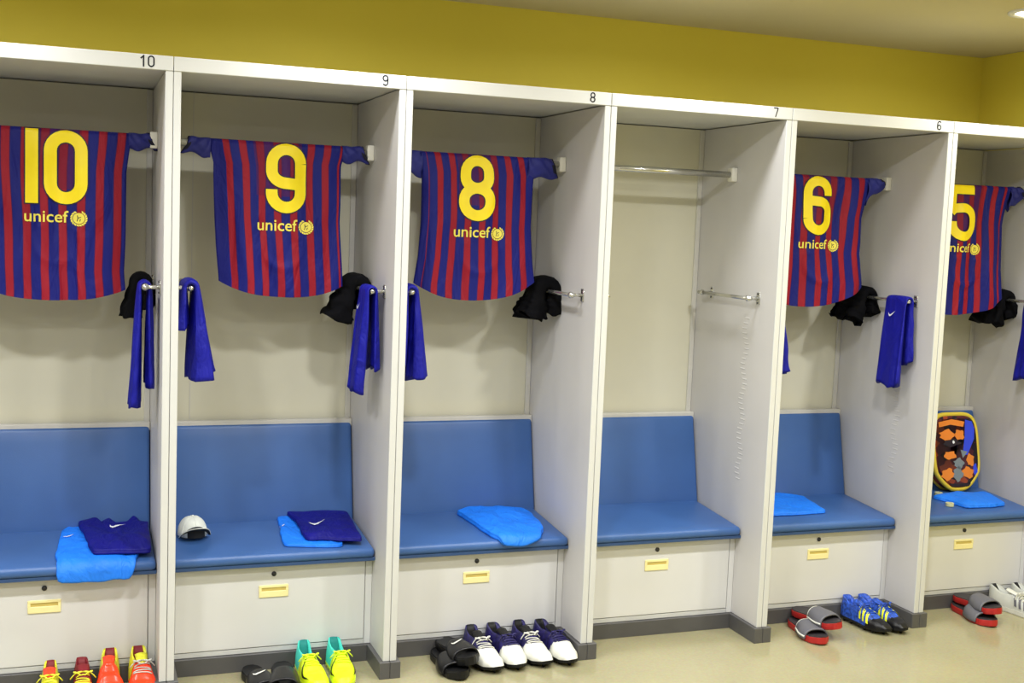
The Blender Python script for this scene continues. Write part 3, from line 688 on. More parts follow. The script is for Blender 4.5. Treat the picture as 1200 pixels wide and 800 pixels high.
garment('folded_shirt', 'light blue shirt under the dark blue top, hanging over bay 10 bench edge', 'shirt', gL,
    [(-0.366, 0.094), (-0.366, 0.30), (-0.354, 0.47), (-0.305, 0.545), (-0.24, 0.50), (-0.12, 0.42), (-0.10, 0.20), (-0.135, 0.094), (-0.25, 0.094)], 0.0, 0.010, light_blue, 1.5, center=(-0.24, 0.29), bumps=0.006, mark=(-0.325, 0.40, 0.045, 0.5))
garment('sweatshirt', 'dark blue top with white mark on the bench at the left edge', 'sports top', gN,
    [(-0.300, 0.50), (-0.272, 0.33), (-0.254, 0.185), (-0.16, 0.178), (-0.064, 0.172), (-0.062, 0.33), (-0.058, 0.46), (-0.085, 0.47), (-0.100, 0.535), (-0.130, 0.47), (-0.17, 0.46), (-0.195, 0.52), (-0.225, 0.47), (-0.25, 0.535)], 0.016, 0.018, navy, 2.5, center=(-0.17, 0.33), bumps=0.011, mark=(-0.165, 0.415, 0.055, 0.1))
garment('folded_shirt', 'light blue shirt showing under the dark blue top in bay 9', 'shirt', gL,
    [(0.420, 0.545), (0.402, 0.36), (0.389, 0.205), (0.50, 0.178), (0.600, 0.172), (0.62, 0.35), (0.60, 0.50), (0.50, 0.545)], 0.0, 0.010, light_blue, 3.5, bumps=0.005, mark=(0.42, 0.40, 0.03, 0.5))
garment('sweatshirt', 'dark blue top with white mark on the bench with the grey cap', 'sports top', gN,
    [(0.447, 0.525), (0.470, 0.42), (0.468, 0.30), (0.475, 0.212), (0.56, 0.200), (0.60, 0.185), (0.668, 0.176), (0.672, 0.27), (0.675, 0.36), (0.678, 0.49), (0.60, 0.515), (0.52, 0.50)], 0.015, 0.014, navy, 4.5, bumps=0.008, mark=(0.545, 0.36, 0.07, 0.25))
garment('folded_shirt', 'light blue shirt with rounded end spilling over bay 8 bench edge', 'shirt', gL,
    [(1.119, 0.46), (1.17, 0.50), (1.225, 0.505), (1.30, 0.49), (1.396, 0.46), (1.41, 0.38), (1.400, 0.28), (1.385, 0.20), (1.355, 0.145), (1.28, 0.128), (1.20, 0.134), (1.165, 0.18), (1.150, 0.26), (1.135, 0.36)], 0.0, 0.020, light_blue, 5.5, bumps=0.012, center=(1.27, 0.32))
garment('folded_shirt', 'light blue shirt on bay 6 bench, partly behind the post', 'shirt', gL,
    [(2.40, 0.46), (2.50, 0.51), (2.60, 0.53), (2.67, 0.50), (2.725, 0.45), (2.715, 0.35), (2.706, 0.245), (2.58, 0.238), (2.45, 0.245), (2.39, 0.26)], 0.0, 0.014, light_blue, 6.5, bumps=0.008)
garment('folded_shirt', 'light blue shirt on bay 5 bench in front of the backpack', 'shirt', gL,
    [(3.36, 0.36), (3.42, 0.385), (3.55, 0.385), (3.665, 0.385), (3.672, 0.34), (3.655, 0.27), (3.640, 0.215), (3.54, 0.203), (3.42, 0.212), (3.385, 0.30)], 0.0, 0.016, light_blue, 7.5, bumps=0.010)

# ------------------------------------------------------------------ grey cap on the bench of bay 9
cap_mat = mat('pale grey cap cloth', s2l(228, 232, 226), 0.8, grain=0.05, bump=0.2, bscale=80); cap_dark = mat('black cap underside and opening shade', s2l(22, 24, 30), 0.8)  # cap_dark also paints the shade of the opening under the brim
cz0 = seat_z(0.36) + 0.004
t = thing('cap', 'pale grey baseball cap with curved brim on bay 9 bench', 'cap', (0.090, 0.375, cz0), 0.15)
bm = bmesh.new(); rows = []
for i in range(9):
    ph = PI / 2 * i / 8.2
    rows.append([Vector((0.052 * math.cos(ph) ** 0.8 * math.cos(th), 0.062 * math.cos(ph) ** 0.8 * math.sin(th), 0.006 + 0.066 * math.sin(ph))) for th in [2 * PI * k / 32 for k in range(32)]])
V, F = grid(bm, rows, True); bm.faces.new(V[-1])
cr = obj('crown', bm, cap_mat, t, True); md = cr.modifiers.new('thick', 'SOLIDIFY'); md.thickness = 0.002
bm = bmesh.new(); tube(bm, [(0, 0, 0.071), (0, 0, 0.076)], [0.006, 0.004], 10); obj('button', bm, cap_mat, t, True)
for sx in range(6):    # panel seams
    th = 2 * PI * (sx + 0.5) / 6; bm = bmesh.new()
    tube(bm, [Vector((0.0525 * math.cos(PI / 2 * i / 8.2) ** 0.8 * math.cos(th), 0.0625 * math.cos(PI / 2 * i / 8.2) ** 0.8 * math.sin(th), 0.006 + 0.0665 * math.sin(PI / 2 * i / 8.2))) for i in range(9)], 0.0009, 5)
    obj('seam', bm, cap_mat, cr, True)
def brim_pt(u, v, off=0.0):    # u across -1..1, v out 0..1
    a_ = u * 1.15
    r = 1 + 0.75 * v * math.cos(a_ * 0.9)
    x = 0.056 * math.sin(a_) * (1 + 0.12 * v); y = -0.060 * math.cos(a_) * r
    z = 0.046 * (1 - (abs(u) ** 2.2)) * (0.62 + 0.38 * v) + 0.004 + off
    return Vector((x, y, z))
bm = bmesh.new(); grid(bm, [[brim_pt(-1 + 2 * i / 20, j / 8, 0.002) for i in range(21)] for j in range(9)]); br = obj('brim', bm, cap_mat, t, True)
md = br.modifiers.new('thick', 'SOLIDIFY'); md.thickness = 0.0025; md.offset = 0
bm = bmesh.new(); grid(bm, [[brim_pt(-0.96 + 1.92 * i / 20, j / 8 * 0.96, -0.001) for i in range(21)] for j in range(9)]); obj('brim_underside', bm, cap_dark, br, True)
bm = bmesh.new(); rr = []
for i in range(15):          # dark arch over the brim, and painted shade in the opening below it
    a_ = -0.62 + 1.24 * i / 14; rr.append([Vector((0.0535 * math.sin(a_), -0.0645 * math.cos(a_) - 0.0005, z)) for z in (0.007, 0.034 + 0.014 * (1 - (a_ / 0.62) ** 2))])
    rr[-1][1].y += 0.003; rr[-1][0].y -= 0.002
grid(bm, rr); obj('opening_shade_band', bm, cap_dark, t, True)

# ------------------------------------------------------------------ backpack in bay 5
bag_y = mat('yellow bag piping', s2l(222, 196, 60), 0.6); bag_body = mat('maroon bag cloth', s2l(92, 24, 40), 0.7); bag_or = mat('orange bag print', s2l(228, 130, 40), 0.6)
bag_bl = mat('blue bag print', s2l(44, 70, 220), 0.6); bag_gr = mat('grey bag print', s2l(120, 130, 135), 0.6); bag_dk = mat('dark bag print', s2l(30, 16, 30), 0.7)
nt = bag_body.node_tree; vo = nt.nodes.new('ShaderNodeTexVoronoi'); vo.inputs['Scale'].default_value = 26; vr = nt.nodes.new('ShaderNodeValToRGB')
tcn = nt.nodes.new('ShaderNodeTexCoord'); nt.links.new(tcn.outputs['Object'], vo.inputs['Vector']); sepc = nt.nodes.new('ShaderNodeSeparateColor'); nt.links.new(vo.outputs['Color'], sepc.inputs[0]); nt.links.new(sepc.outputs[0], vr.inputs['Fac'])
vr.color_ramp.interpolation = 'CONSTANT'; vr.color_ramp.elements[0].color = s2l(92, 24, 40) + (1,); vr.color_ramp.elements[1].position = 0.55; vr.color_ramp.elements[1].color = s2l(170, 70, 36) + (1,)
q_ = vr.color_ramp.elements.new(0.78); q_.color = s2l(34, 18, 34) + (1,)
nt.links.new(vr.outputs['Color'], nt.nodes['Principled BSDF'].inputs['Base Color'])
t = thing('backpack', 'maroon and orange patterned backpack with yellow edge against bay 5 backrest', 'bag', (3.562, 0.475, seat_z(0.475) + 0.005), 0.0)
t.rotation_euler = (math.radians(-12), 0, 0); t.scale = (0.96, 1, 0.97)
def bag_outline(sc=1.0, n=72):
    P = []
    for i in range(n):
        th = 2 * PI * i / n; c_, s_ = math.cos(th), math.sin(th)
        hw, hh = 0.130 * sc, 0.178 * sc + (sc - 1) * 0.02
        e = 4.5 if s_ > 0 else 3.0
        x = hw * abs(c_) ** (2 / e) * (1 if c_ > 0 else -1); z = hh * abs(s_) ** (2 / e) * (1 if s_ > 0 else -1)
        if z < -0.10: x *= 1 - 0.28 * min(1, (-z - 0.10) / 0.078)
        P.append((x, z + 0.182))
    return P
bm = bmesh.new(); rows = []
for (sc, y) in ((0.86, 0.030), (0.97, 0.026), (1.0, 0.012), (1.0, -0.035), (0.97, -0.048), (0.90, -0.052)):
    rows.append([Vector((x, y, z)) for x, z in bag_outline(sc)])
V, F = grid(bm, rows, True); bm.faces.new(V[0]); bm.faces.new(list(reversed(V[-1])))
obj('bag_body', bm, bag_body, t, True)
for y in (-0.040, 0.016):
    bm = bmesh.new(); P = bag_outline(1.01); tube(bm, [(x, y, z) for x, z in P] + [(P[0][0], y, P[0][1])], 0.011 if y < 0 else 0.007, 8, False); obj('piping', bm, bag_y, t, True)
def patch(poly, m, nm='print_patch', off=0.0005):
    bm = bmesh.new(); vv = [bm.verts.new((x, -0.0525 - off, z)) for x, z in poly]; bm.faces.new(vv)
    r_ = bmesh.ops.extrude_face_region(bm, geom=list(bm.faces)); 
    for v in [g_ for g_ in r_['geom'] if isinstance(g_, bmesh.types.BMVert)]: v.co.y += 0.003
    obj(nm, bm, m, t)
def blob(cx, cz, rx, rz, seed, n=14): return [(cx + rx * math.cos(2 * PI * k / n) * (1 + 0.22 * math.sin(k * 2.3 + seed)), cz + rz * math.sin(2 * PI * k / n) * (1 + 0.22 * math.cos(k * 1.7 + seed))) for k in range(n)]
patch([(0.060, 0.335), (0.100, 0.325), (0.112, 0.29), (0.105, 0.24), (0.060, 0.165), (0.030, 0.165), (0.050, 0.25)], bag_bl)
patch([(-0.100, 0.325), (-0.02, 0.338), (0.055, 0.325), (0.045, 0.300), (-0.03, 0.312), (-0.1, 0.30)], bag_or)
patch(blob(-0.055, 0.262, 0.045, 0.026, 1), bag_or); patch(blob(0.020, 0.262, 0.028, 0.026, 4), bag_or)
patch(blob(-0.03, 0.225, 0.05, 0.018, 2), bag_dk, off=0.001); patch(blob(-0.02, 0.228, 0.007, 0.007, 2, 8), mark_white, off=0.002)
patch(blob(-0.045, 0.165, 0.035, 0.020, 3), bag_or); patch(blob(0.075, 0.140, 0.022, 0.030, 5), bag_or); patch(blob(0.055, 0.080, 0.036, 0.026, 6), bag_or)
patch(blob(-0.065, 0.075, 0.038, 0.028, 2), bag_or); patch(blob(0.005, 0.125, 0.030, 0.024, 7), bag_gr, off=0.001); patch(blob(-0.005, 0.075, 0.028, 0.034, 8), bag_gr, off=0.001)
patch(blob(0.100, 0.095, 0.012, 0.028, 9), bag_bl); patch([(-0.06, 0.030), (0.07, 0.030), (0.055, 0.015), (-0.045, 0.015)], bag_dk)
patch([(0.02, 0.19), (0.06, 0.18), (0.03, 0.15)], bag_gr, off=0.0015)
bm = bmesh.new(); tube(bm, [(-0.03, 0.0, 0.355), (-0.02, 0.0, 0.385), (0.02, 0.0, 0.385), (0.03, 0.0, 0.355)], 0.006, 8); bm.free()
# two bits of pale tape by the post
tape_mat = mat('pale yellow tape', s2l(214, 214, 170), 0.5)
for (tx, ty, lb) in ((3.425, 0.405, 'pale roll of tape beside the backpack base, behind the other roll'), (3.362, 0.255, 'small pale roll of tape nearest the bench edge in bay 5')):
    z = on_seat(tx, ty, 0.0).z
    t = thing('tape_roll', lb, 'tape', (tx, ty, z + 0.0005))
    bm = bmesh.new(); grid(bm, [[Vector((r * math.cos(2 * PI * k / 20), r * math.sin(2 * PI * k / 20), zz)) for k in range(20)] for r, zz in ((0.018, 0), (0.018, 0.014), (0.009, 0.014), (0.009, 0.0), (0.018, 0))], True)
    obj('tape', bm, tape_mat, t); 

# ------------------------------------------------------------------ shoes
def shoe_section(s, L, W, H, kind):
    """half width, sole height, top height at s (0 heel, 1 toe)"""
    hw = W / 2 * sinterp([(0, 0.30), (0.04, 0.56), (0.12, 0.70), (0.30, 0.70), (0.45, 0.76), (0.68, 1.0), (0.82, 0.90), (0.93, 0.62), (0.98, 0.36), (1.0, 0.10)], s)
    top = H * sinterp([(0, 0.96), (0.06, 1.0), (0.25, 0.80), (0.38, 0.80), (0.46, 0.84), (0.60, 0.66), (0.76, 0.47), (0.90, 0.36), (0.97, 0.24), (1.0, 0.12)], s)
    return hw, top
def make_shoe(name, label, cat, group, loc, rz, L=0.27, W=0.098, H=0.105, toe_m=None, heel_m=None, sole_m=None, lining_m=None, lace_m=None, studs=True, split=0.56, mark=None, stripes=None, side=1, tongue_m=None):
    t = thing(name, label, cat, loc, rz, group)
    zs = 0.012 if studs else 0.0
    sh = 0.012 if studs else 0.022
    bend = lambda s: side * 0.010 * math.sin(PI * s) - side * 0.006 * s
    Y = lambda s: L / 2 - L * s
    NS = 40; NT = 28
    S_ = [i / NS for i in range(NS + 1)]
    o_end = 0.44
    def P(s, k):
        hw, top = shoe_section(s, L, W, H, 0); th = PI * k / NT; c_, si = math.cos(th), math.sin(th)
        zb = zs + sh * 0.7 + (0.010 * max(0, (s - 0.8) / 0.2) ** 2)
        if s < o_end:
            # walls: lean in to the collar
            q = min(1, si ** 0.6 * 1.0)
            a_ = abs(c_) ** (0.55)
            rim = interp([(0, 0.55), (0.06, 0.70), (0.25, 0.60), (0.44, 0.42)], s)
            x = hw * (1 if c_ > 0 else -1) * (rim + (1 - rim) * (1 - q) if True else 1)
            flank = abs(k / NT - 0.5) * 2      # 1 at sole, 0 at the middle
            if flank > 0.42:
                f_ = (1 - flank) / 0.58; x = hw * (1 if c_ > 0 else -1) * (1 - (1 - rim) * f_ ** 1.4 + 0.06 * math.sin(PI * f_)); z = zb + (top - zb + zs) * f_ ** 0.9
            else:
                f_ = (0.42 - flank) / 0.42
                x = hw * rim * (1 if c_ > 0 else -1) * (flank / 0.42) * 0.92; z = zb + (top - zb + zs) * (1 - min(1, f_ * 3.2)) + 0.0
                z = max(z, zb + 0.004)
                hb_ = 1 - max(0, min(1, (s - 0.05) / 0.09)); z = lerp(z, zb + (top - zb + zs), hb_)
            return Vector((x + bend(s), Y(s), z)), flank <= 0.42
        e = 0.62
        x = hw * abs(c_) ** e * (1 if c_ > 0 else -1); z = zb + (top + zs - zb) * si ** 0.75
        return Vector((x + bend(s), Y(s), z)), False
    V, inner = [], []
    for s in S_:
        r_ = [P(s, k) for k in range(NT + 1)]; V.append([p for p, _ in r_]); inner.append([b_ for _, b_ in r_])
    def sub(nm, cond, m, par=t):
        bm = bmesh.new(); vm = {}
        for i in range(NS):
            for k in range(NT):
                ins = inner[i][k] and inner[i][k + 1]
                if cond((S_[i] + S_[i + 1]) / 2, (k + 0.5) / NT, ins):
                    q = []
                    for a_, b_ in ((i, k), (i, k + 1), (i + 1, k + 1), (i + 1, k)):
                        if (a_, b_) not in vm: vm[(a_, b_)] = bm.verts.new(V[a_][b_])
                        q.append(vm[(a_, b_)])
                    bm.faces.new(q)
        if not bm.faces: bm.free(); return None
        if nm != 'lining' and cond(0.005, 0.1, False):
            try: bm.faces.new([vm[(0, k)] for k in range(NT + 1)])
            except Exception: pass
        return obj(nm, bm, m, par, True)
    slant = lambda s, tt: s + 0.10 * (abs(tt - 0.5) * 2) - 0.05
    sub('toe_upper', lambda s, tt, ins: not ins and slant(s, tt) >= split, toe_m)
    sub('heel_upper', lambda s, tt, ins: not ins and slant(s, tt) < split, heel_m)
    sub('lining', lambda s, tt, ins: ins, lining_m)
    # sole
    bm = bmesh.new(); rows = []
    for hz, g_ in ((0, 0.93), (0.15, 1.0), (1.0, 1.03), (1.0, 0.9)):
        loop = []
        for sg, rng in ((1, S_), (-1, S_[::-1])):
            for s in rng:
                hw, _ = shoe_section(s, L, W, H, 0); lift = 0.010 * max(0, (s - 0.8) / 0.2) ** 2
                loop.append(Vector((sg * hw * g_ + bend(s), Y(s) * (1.0 + 0.012 * (g_ - 0.93) / 0.1), zs + sh * hz + lift)))
        rows.append(loop)
    Vv, _ = grid(bm, rows, True); bm.faces.new(Vv[-1]); bm.faces.new(list(reversed(Vv[0])))
    sl = obj('sole', bm, sole_m, t)
    if studs:
        for (sx, ss) in ((-1, 0.12), (1, 0.12), (-1, 0.28), (1, 0.28), (-1, 0.60), (1, 0.60), (-1, 0.76), (1, 0.76), (0, 0.88)):
            hw, _ = shoe_section(ss, L, W, H, 0); bm = bmesh.new()
            zt_ = zs + 0.003 + 0.010 * max(0, (ss - 0.8) / 0.2) ** 2
            tube(bm, [(sx * hw * 0.66 + bend(ss), Y(ss), 0.0), (sx * hw * 0.66 + bend(ss), Y(ss), zt_)], [0.0045, 0.007], 8); obj('stud', bm, sole_m, sl, True)
    # tongue and laces
    if tongue_m:
        bm = bmesh.new(); rows = []
        for i in range(7):
            s = lerp(0.50, 0.30, i / 6); _, tp = shoe_section(max(s, 0.45), L, W, H, 0)
            z = zs + tp + 0.002 + 0.014 * (i / 6) ** 1.3 if i > 0 else zs + tp + 0.001
            rows.append([Vector((0.017 * (1 + 0.2 * i / 6) * q + bend(s), Y(s), z - 0.006 * q * q)) for q in (-1, -0.5, 0, 0.5, 1)])
        grid(bm, rows); tg = obj('tongue', bm, tongue_m, t, True); md = tg.modifiers.new('thick', 'SOLIDIFY'); md.thickness = 0.004; md.offset = -1
    if lace_m:
        bm = bmesh.new()
        def sp(s, a_):
            hw, tp = shoe_section(s, L, W, H, 0); th = PI / 2 + a_
            zb = zs + sh * 0.7
            return Vector((hw * abs(math.cos(th)) ** 0.62 * (1 if math.cos(th) > 0 else -1) + bend(s), Y(s), zb + (tp + zs - zb) * math.sin(th) ** 0.75 + 0.003))
        for j in range(5):
            s = 0.475 + j * 0.042
            tube(bm, [sp(s + 0.02 * (q / 6 - 0.5) * (1 if j % 2 else -1), lerp(-0.5, 0.5, q / 6)) for q in range(7)], 0.0022, 6)
        for sg in (-1, 1):
            b0 = sp(0.47, 0)
            tube(bm, [b0 + Vector((sg * 0.026 * math.sin(PI * q / 8) + sg * 0.006 * q / 8, -0.020 * math.sin(2 * PI * q / 8) * 0.6 - 0.004 * q, 0.006 * math.sin(PI * q / 8))) for q in range(9)], 0.0020, 6)
            tube(bm, [b0 + Vector((sg * 0.040 * q / 5, -0.010 * q / 5, 0.004 * math.sin(PI * q / 5) - 0.020 * (q / 5) ** 2)) for q in range(6)], 0.0020, 6)
        obj('laces', bm, lace_m, t, True)
    def flank(sg, off=0.0022):
        def f(s, a_):      # a_: 0 at the sole .. 1 on top
            hw, tp = shoe_section(s, L, W, H, 0); th = a_ * PI / 2; zb = zs + sh * 0.7
            if s < o_end + 0.02:
                rim = interp([(0, 0.55), (0.06, 0.70), (0.25, 0.60), (0.44, 0.42)], s); f_ = a_
                return Vector((sg * (hw * (1 - (1 - rim) * f_ ** 1.4 + 0.06 * math.sin(PI * f_)) + off) + bend(s), Y(s), zb + (tp - zb + zs) * f_ ** 0.9 + off * 0.3))
            return Vector((sg * (hw * math.cos(th) ** 0.62 + off) + bend(s), Y(s), zb + (tp + zs - zb) * math.sin(th) ** 0.75 + off * 0.8))
        return f
    if mark:
        for sg in (-1, 1):
            bm = bmesh.new(); f = flank(sg)
            rr = []
            for i in range(13):
                q = i / 12; s = lerp(0.52, 0.86, q); ct = 0.88 - 0.62 * math.sin(PI * min(1, q * 1.15) * 0.62) ** 1.3 + 0.35 * max(0, q - 0.6)
                wd = 0.16 * math.sin(PI * (q * 0.9 + 0.08)) ** 1.2
                rr.append([f(s, max(0.02, min(0.98, ct + wd * k))) for k in (-0.5, 0, 0.5)])
            grid(bm, rr); obj('side_mark', bm, mark, t)
    if stripes:
        for sg in (-1, 1):
            for j in range(3):
                bm = bmesh.new(); f = flank(sg, 0.0025)
                rr = [[f(0.52 + j * 0.085 + d_ - 0.06 * q / 6, 0.15 + 0.75 * q / 6) for d_ in (-0.022, 0.0, 0.022)] for q in range(7)]
                grid(bm, rr); obj('side_stripe', bm, stripes, t)
    return t
m_white = mat('white shoe leather', s2l(218, 218, 208), 0.4, grain=0.03, gscale=40); m_purple = mat('dark purple shoe cloth', s2l(30, 24, 84), 0.5, grain=0.6, gscale=60)
m_black = mat('black shoe rubber', s2l(18, 18, 20), 0.5, spec=0.3); m_blk2 = mat('black shoe leather', s2l(20, 20, 23), 0.35, spec=0.35)
m_neon = mat('neon yellow shoe', s2l(222, 248, 30), 0.35); m_teal = mat('turquoise shoe', s2l(70, 214, 196), 0.5); m_teald = mat('dark teal lining', s2l(16, 130, 124), 0.7)
m_red = mat('orange red shoe', s2l(240, 62, 26), 0.25); m_lime = mat('lime yellow shoe', s2l(226, 224, 52), 0.45, grain=0.15, gscale=50); m_maroon = mat('dark red lining', s2l(120, 10, 24), 0.6)
m_bblue = mat('blue shoe knit', s2l(34, 76, 176), 0.5, grain=0.75, gscale=90); m_silver = mat('silver grey shoe leather', s2l(196, 198, 190), 0.4); m_yel = mat('yellow stripe', s2l(226, 232, 40), 0.45)
m_gold = mat('gold orange shoe cloth', s2l(232, 160, 40), 0.5, grain=0.3, gscale=60)
m_rsole = mat('red slide sole', s2l(176, 34, 34), 0.45); m_gstrap = mat('grey slide strap', s2l(98, 98, 106), 0.5); m_gbed = mat('dark grey footbed', s2l(48, 44, 48), 0.6)
g10 = 'football boots under bay 10'; gw = 'white and purple football boots under bay 8'
make_shoe('football_boot', 'lime and red football boot cut by the bottom edge, leftmost', 'shoe', g10, (-0.378, 0.045, 0), 0.04, L=0.245, W=0.078, H=0.098, toe_m=m_lime, heel_m=m_lime, sole_m=m_maroon, lining_m=m_maroon, lace_m=m_lime, tongue_m=m_red, side=-1)
make_shoe('football_boot', 'gold and dark red football boot, second from the left', 'shoe', g10, (-0.290, 0.045, 0), -0.02, L=0.245, W=0.078, H=0.100, toe_m=m_gold, heel_m=m_maroon, sole_m=m_maroon, lining_m=m_maroon, lace_m=m_lime, tongue_m=m_maroon, side=1)
make_shoe('football_boot', 'glossy orange red football boot, left of the red pair', 'shoe', g10, (-0.195, 0.055, 0), 0.0, L=0.235, W=0.096, H=0.122, toe_m=m_red, heel_m=m_lime, sole_m=m_lime, lining_m=m_maroon, tongue_m=m_red, side=-1, split=0.34)
make_shoe('football_boot', 'glossy orange red football boot beside the first post, right of pair', 'shoe', g10, (-0.104, 0.055, 0), 0.03, L=0.235, W=0.096, H=0.122, toe_m=m_red, heel_m=m_lime, sole_m=m_red, lining_m=m_maroon, lace_m=m_silver, tongue_m=m_lime, side=1, split=0.34)
make_shoe('football_boot', 'neon yellow and turquoise football boot, left of the pair', 'shoe', 'neon football boots under bay 9', (0.468, 0.035, 0), 0.06, W=0.088, H=0.095, toe_m=m_neon, heel_m=m_teal, sole_m=m_neon, lining_m=m_teald, lace_m=m_neon, mark=m_black, side=-1, split=0.40)
make_shoe('football_boot', 'neon yellow and turquoise football boot, right of the pair', 'shoe', 'neon football boots under bay 9', (0.566, 0.040, 0), -0.02, W=0.088, H=0.095, toe_m=m_neon, heel_m=m_teal, sole_m=m_neon, lining_m=m_teald, lace_m=m_neon, mark=m_black, side=1, split=0.40)
for (x, y, rz, lb, sd) in ((1.105, 0.050, 0.10, 'white and purple football boot beside the black slides, leftmost of four', -1), (1.195, 0.055, 0.16, 'white and purple football boot, second of four', 1),
                           (1.300, 0.060, 0.10, 'white and purple football boot, third of four', -1), (1.392, 0.050, 0.20, 'white and purple football boot against the post, rightmost of four', 1)):
    make_shoe('football_boot', lb, 'shoe', gw, (x, y, 0), rz, L=0.265, W=0.096, H=0.097, toe_m=m_white, heel_m=m_purple, sole_m=m_black, lining_m=m_black, lace_m=m_white if sd < 0 else m_purple, tongue_m=m_black, side=sd, split=0.60)
make_shoe('football_boot', 'blue and black football boot with yellow stripes, left of pair', 'shoe', 'blue striped football boots under bay 6', (2.795, 0.050, 0), 0.16, L=0.26, W=0.084, H=0.094, toe_m=m_blk2, heel_m=m_bblue, sole_m=m_black, lining_m=m_bblue, lace_m=m_bblue, tongue_m=m_bblue, stripes=m_yel, side=-1, split=0.70)
make_shoe('football_boot', 'blue and black football boot with yellow stripes, right of pair', 'shoe', 'blue striped football boots under bay 6', (2.875, 0.045, 0), 0.22, L=0.26, W=0.084, H=0.094, toe_m=m_blk2, heel_m=m_bblue, sole_m=m_black, lining_m=m_bblue, lace_m=m_bblue, tongue_m=m_bblue, stripes=m_yel, side=1, split=0.70)
make_shoe('training_shoe', 'white and silver laced shoe beside the red slides in bay 5', 'shoe', 'white laced shoes under bay 5', (3.603, 0.045, 0), 0.32, L=0.28, W=0.10, H=0.100, toe_m=m_silver, heel_m=m_silver, studs=False, sole_m=m_white, lining_m=m_blk2, lace_m=m_white, tongue_m=m_white, stripes=m_gstrap, side=-1)
make_shoe('training_shoe', 'white and silver laced shoe at the right edge of the picture', 'shoe', 'white laced shoes under bay 5', (3.690, 0.040, 0), 0.12, L=0.26, W=0.084, H=0.100, toe_m=m_silver, heel_m=m_silver, studs=False, sole_m=m_white, lining_m=m_blk2, lace_m=m_white, tongue_m=m_white, stripes=m_gstrap, side=1)

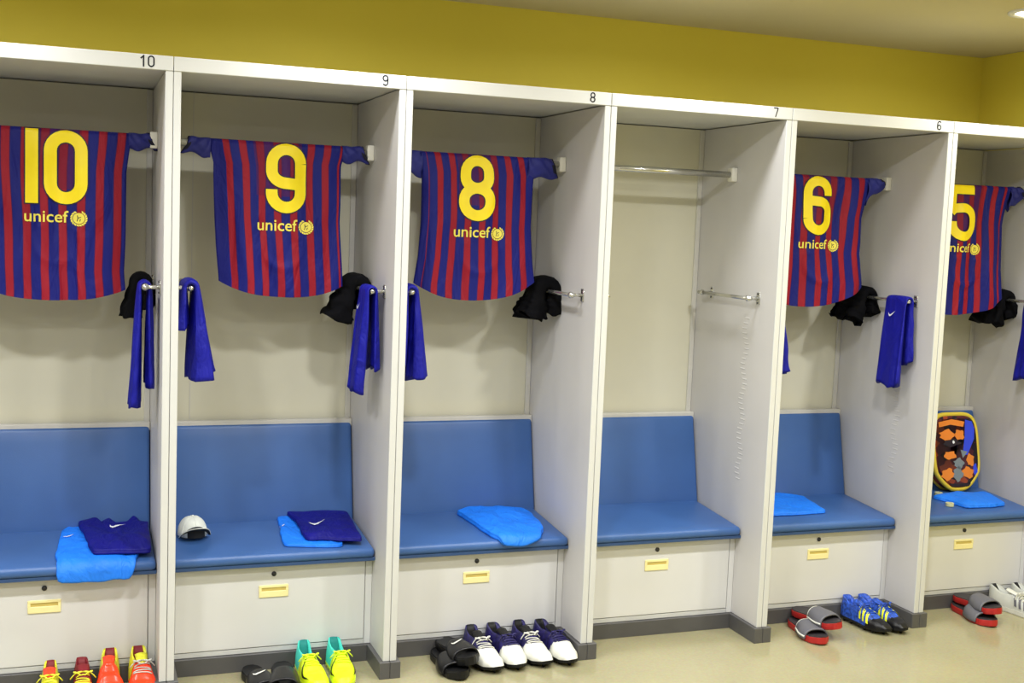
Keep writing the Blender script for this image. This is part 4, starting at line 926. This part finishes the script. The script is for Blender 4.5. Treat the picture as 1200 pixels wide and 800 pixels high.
def make_slide(label, group, loc, rz, sole_m, bed_m, strap_m, trim_m=None, tilt=(0, 0), L=0.275, W=0.100, side=1, s0=0.46, s1=0.80, mark=None):
    t = thing('slide_sandal', label, 'sandal', loc, rz, group); t.rotation_euler = (tilt[0], tilt[1], rz)
    Y = lambda s: L / 2 - L * s
    hwf = lambda s: W / 2 * sinterp([(0, 0.25), (0.05, 0.60), (0.16, 0.78), (0.42, 0.72), (0.70, 1.0), (0.86, 0.88), (0.96, 0.52), (1.0, 0.2)], s)
    S_ = [i / 36 for i in range(37)]
    def loop(g_, z): return [Vector((sg * hwf(s) * g_ + side * 0.006 * math.sin(PI * s), Y(s), z + 0.008 * max(0, (s - 0.75) / 0.25) ** 2)) for sg, rng in ((1, S_), (-1, S_[::-1])) for s in rng]
    bm = bmesh.new(); V, _ = grid(bm, [loop(0.90, 0), loop(0.97, 0.003), loop(1.0, 0.014), loop(0.97, 0.025), loop(0.9, 0.027)], True); bm.faces.new(V[-1]); bm.faces.new(list(reversed(V[0])))
    obj('sole', bm, sole_m, t)
    bm = bmesh.new(); V, _ = grid(bm, [loop(0.93, 0.0265), loop(0.90, 0.030), loop(0.82, 0.0285)], True); bm.faces.new(V[-1])
    obj('footbed', bm, bed_m, t)
    def sp(s, th, o_=0.0):
        hw = hwf(s) * 1.03 + o_; h = 0.046 - 0.010 * (s - s0) / (s1 - s0) + o_
        return Vector((hw * abs(math.cos(th)) ** 0.75 * (1 if math.cos(th) > 0 else -1) + side * 0.006 * math.sin(PI * s), Y(s), 0.010 + h * math.sin(th) ** 0.8))
    bm = bmesh.new(); grid(bm, [[sp(lerp(s0, s1, i / 10) , PI * k / 20) for k in range(21)] for i in range(11)])
    st = obj('strap', bm, strap_m, t, True); md = st.modifiers.new('thick', 'SOLIDIFY'); md.thickness = 0.006; md.offset = 1
    if trim_m:
        for se in (s0 - 0.005, ):
            bm = bmesh.new(); tube(bm, [sp(se, PI * k / 20, 0.003) for k in range(9, 21)], 0.0035, 6); obj('strap_trim', bm, trim_m, st, True)
        bm = bmesh.new(); tube(bm, [sp(lerp(s0, s1, k / 8), PI * 0.93, 0.006) for k in range(9)], 0.0038, 6); obj('strap_trim', bm, trim_m, st, True)
    if mark:
        bm = bmesh.new(); f = lambda a_, b_: sp(0.56 - b_, PI / 2 - a_, 0.0085); swoosh(bm, 0, 0, 0.9, 0.2, lambda a_, b_: f(a_, b_ * 0.22), 1.2); obj('strap_mark', bm, mark, st)
    return t
make_slide('red and grey slide sandal lying flat under bay 6, left of pair', 'red and grey slides under bay 6', (2.498, 0.030, 0), -0.14, m_rsole, m_gbed, m_gstrap, m_white, side=-1)
make_slide('red and grey slide sandal stacked on top of its mate under bay 6', 'red and grey slides under bay 6', (2.548, 0.045, 0.043), 0.10, m_rsole, m_gbed, m_gstrap, m_white, tilt=(math.radians(-3), math.radians(-5)), side=1)
make_slide('dark red and grey slide sandal lying flat under bay 5', 'red and grey slides under bay 5', (3.350, 0.040, 0), -0.10, m_rsole, m_gbed, m_gstrap, None, side=-1)
make_slide('dark red and grey slide sandal stacked on top of its mate under bay 5', 'red and grey slides under bay 5', (3.368, 0.045, 0.042), -0.04, m_rsole, m_gbed, m_gstrap, None, tilt=(math.radians(-3), math.radians(-3)), side=1)
make_slide('black slide sandal under bay 8, lower of the pair', 'black slides under bay 8', (0.972, 0.035, 0), 0.05, m_black, m_black, m_blk2, None, side=-1)
make_slide('black slide sandal with white mark under bay 8, upper of the pair', 'black slides under bay 8', (1.003, 0.055, 0.036), 0.12, m_black, m_black, m_blk2, None, tilt=(math.radians(-2), math.radians(-6)), side=1, mark=m_white)
make_slide('black slide sandal under bay 9, left of the pair', 'black slides under bay 9', (0.292, 0.025, 0), 0.15, m_black, m_black, m_blk2, None, side=-1, mark=m_white)
make_slide('black slide sandal under bay 9, right of the pair', 'black slides under bay 9', (0.360, 0.000, 0.012), -0.15, m_black, m_black, m_blk2, None, tilt=(0, math.radians(-6)), side=1)
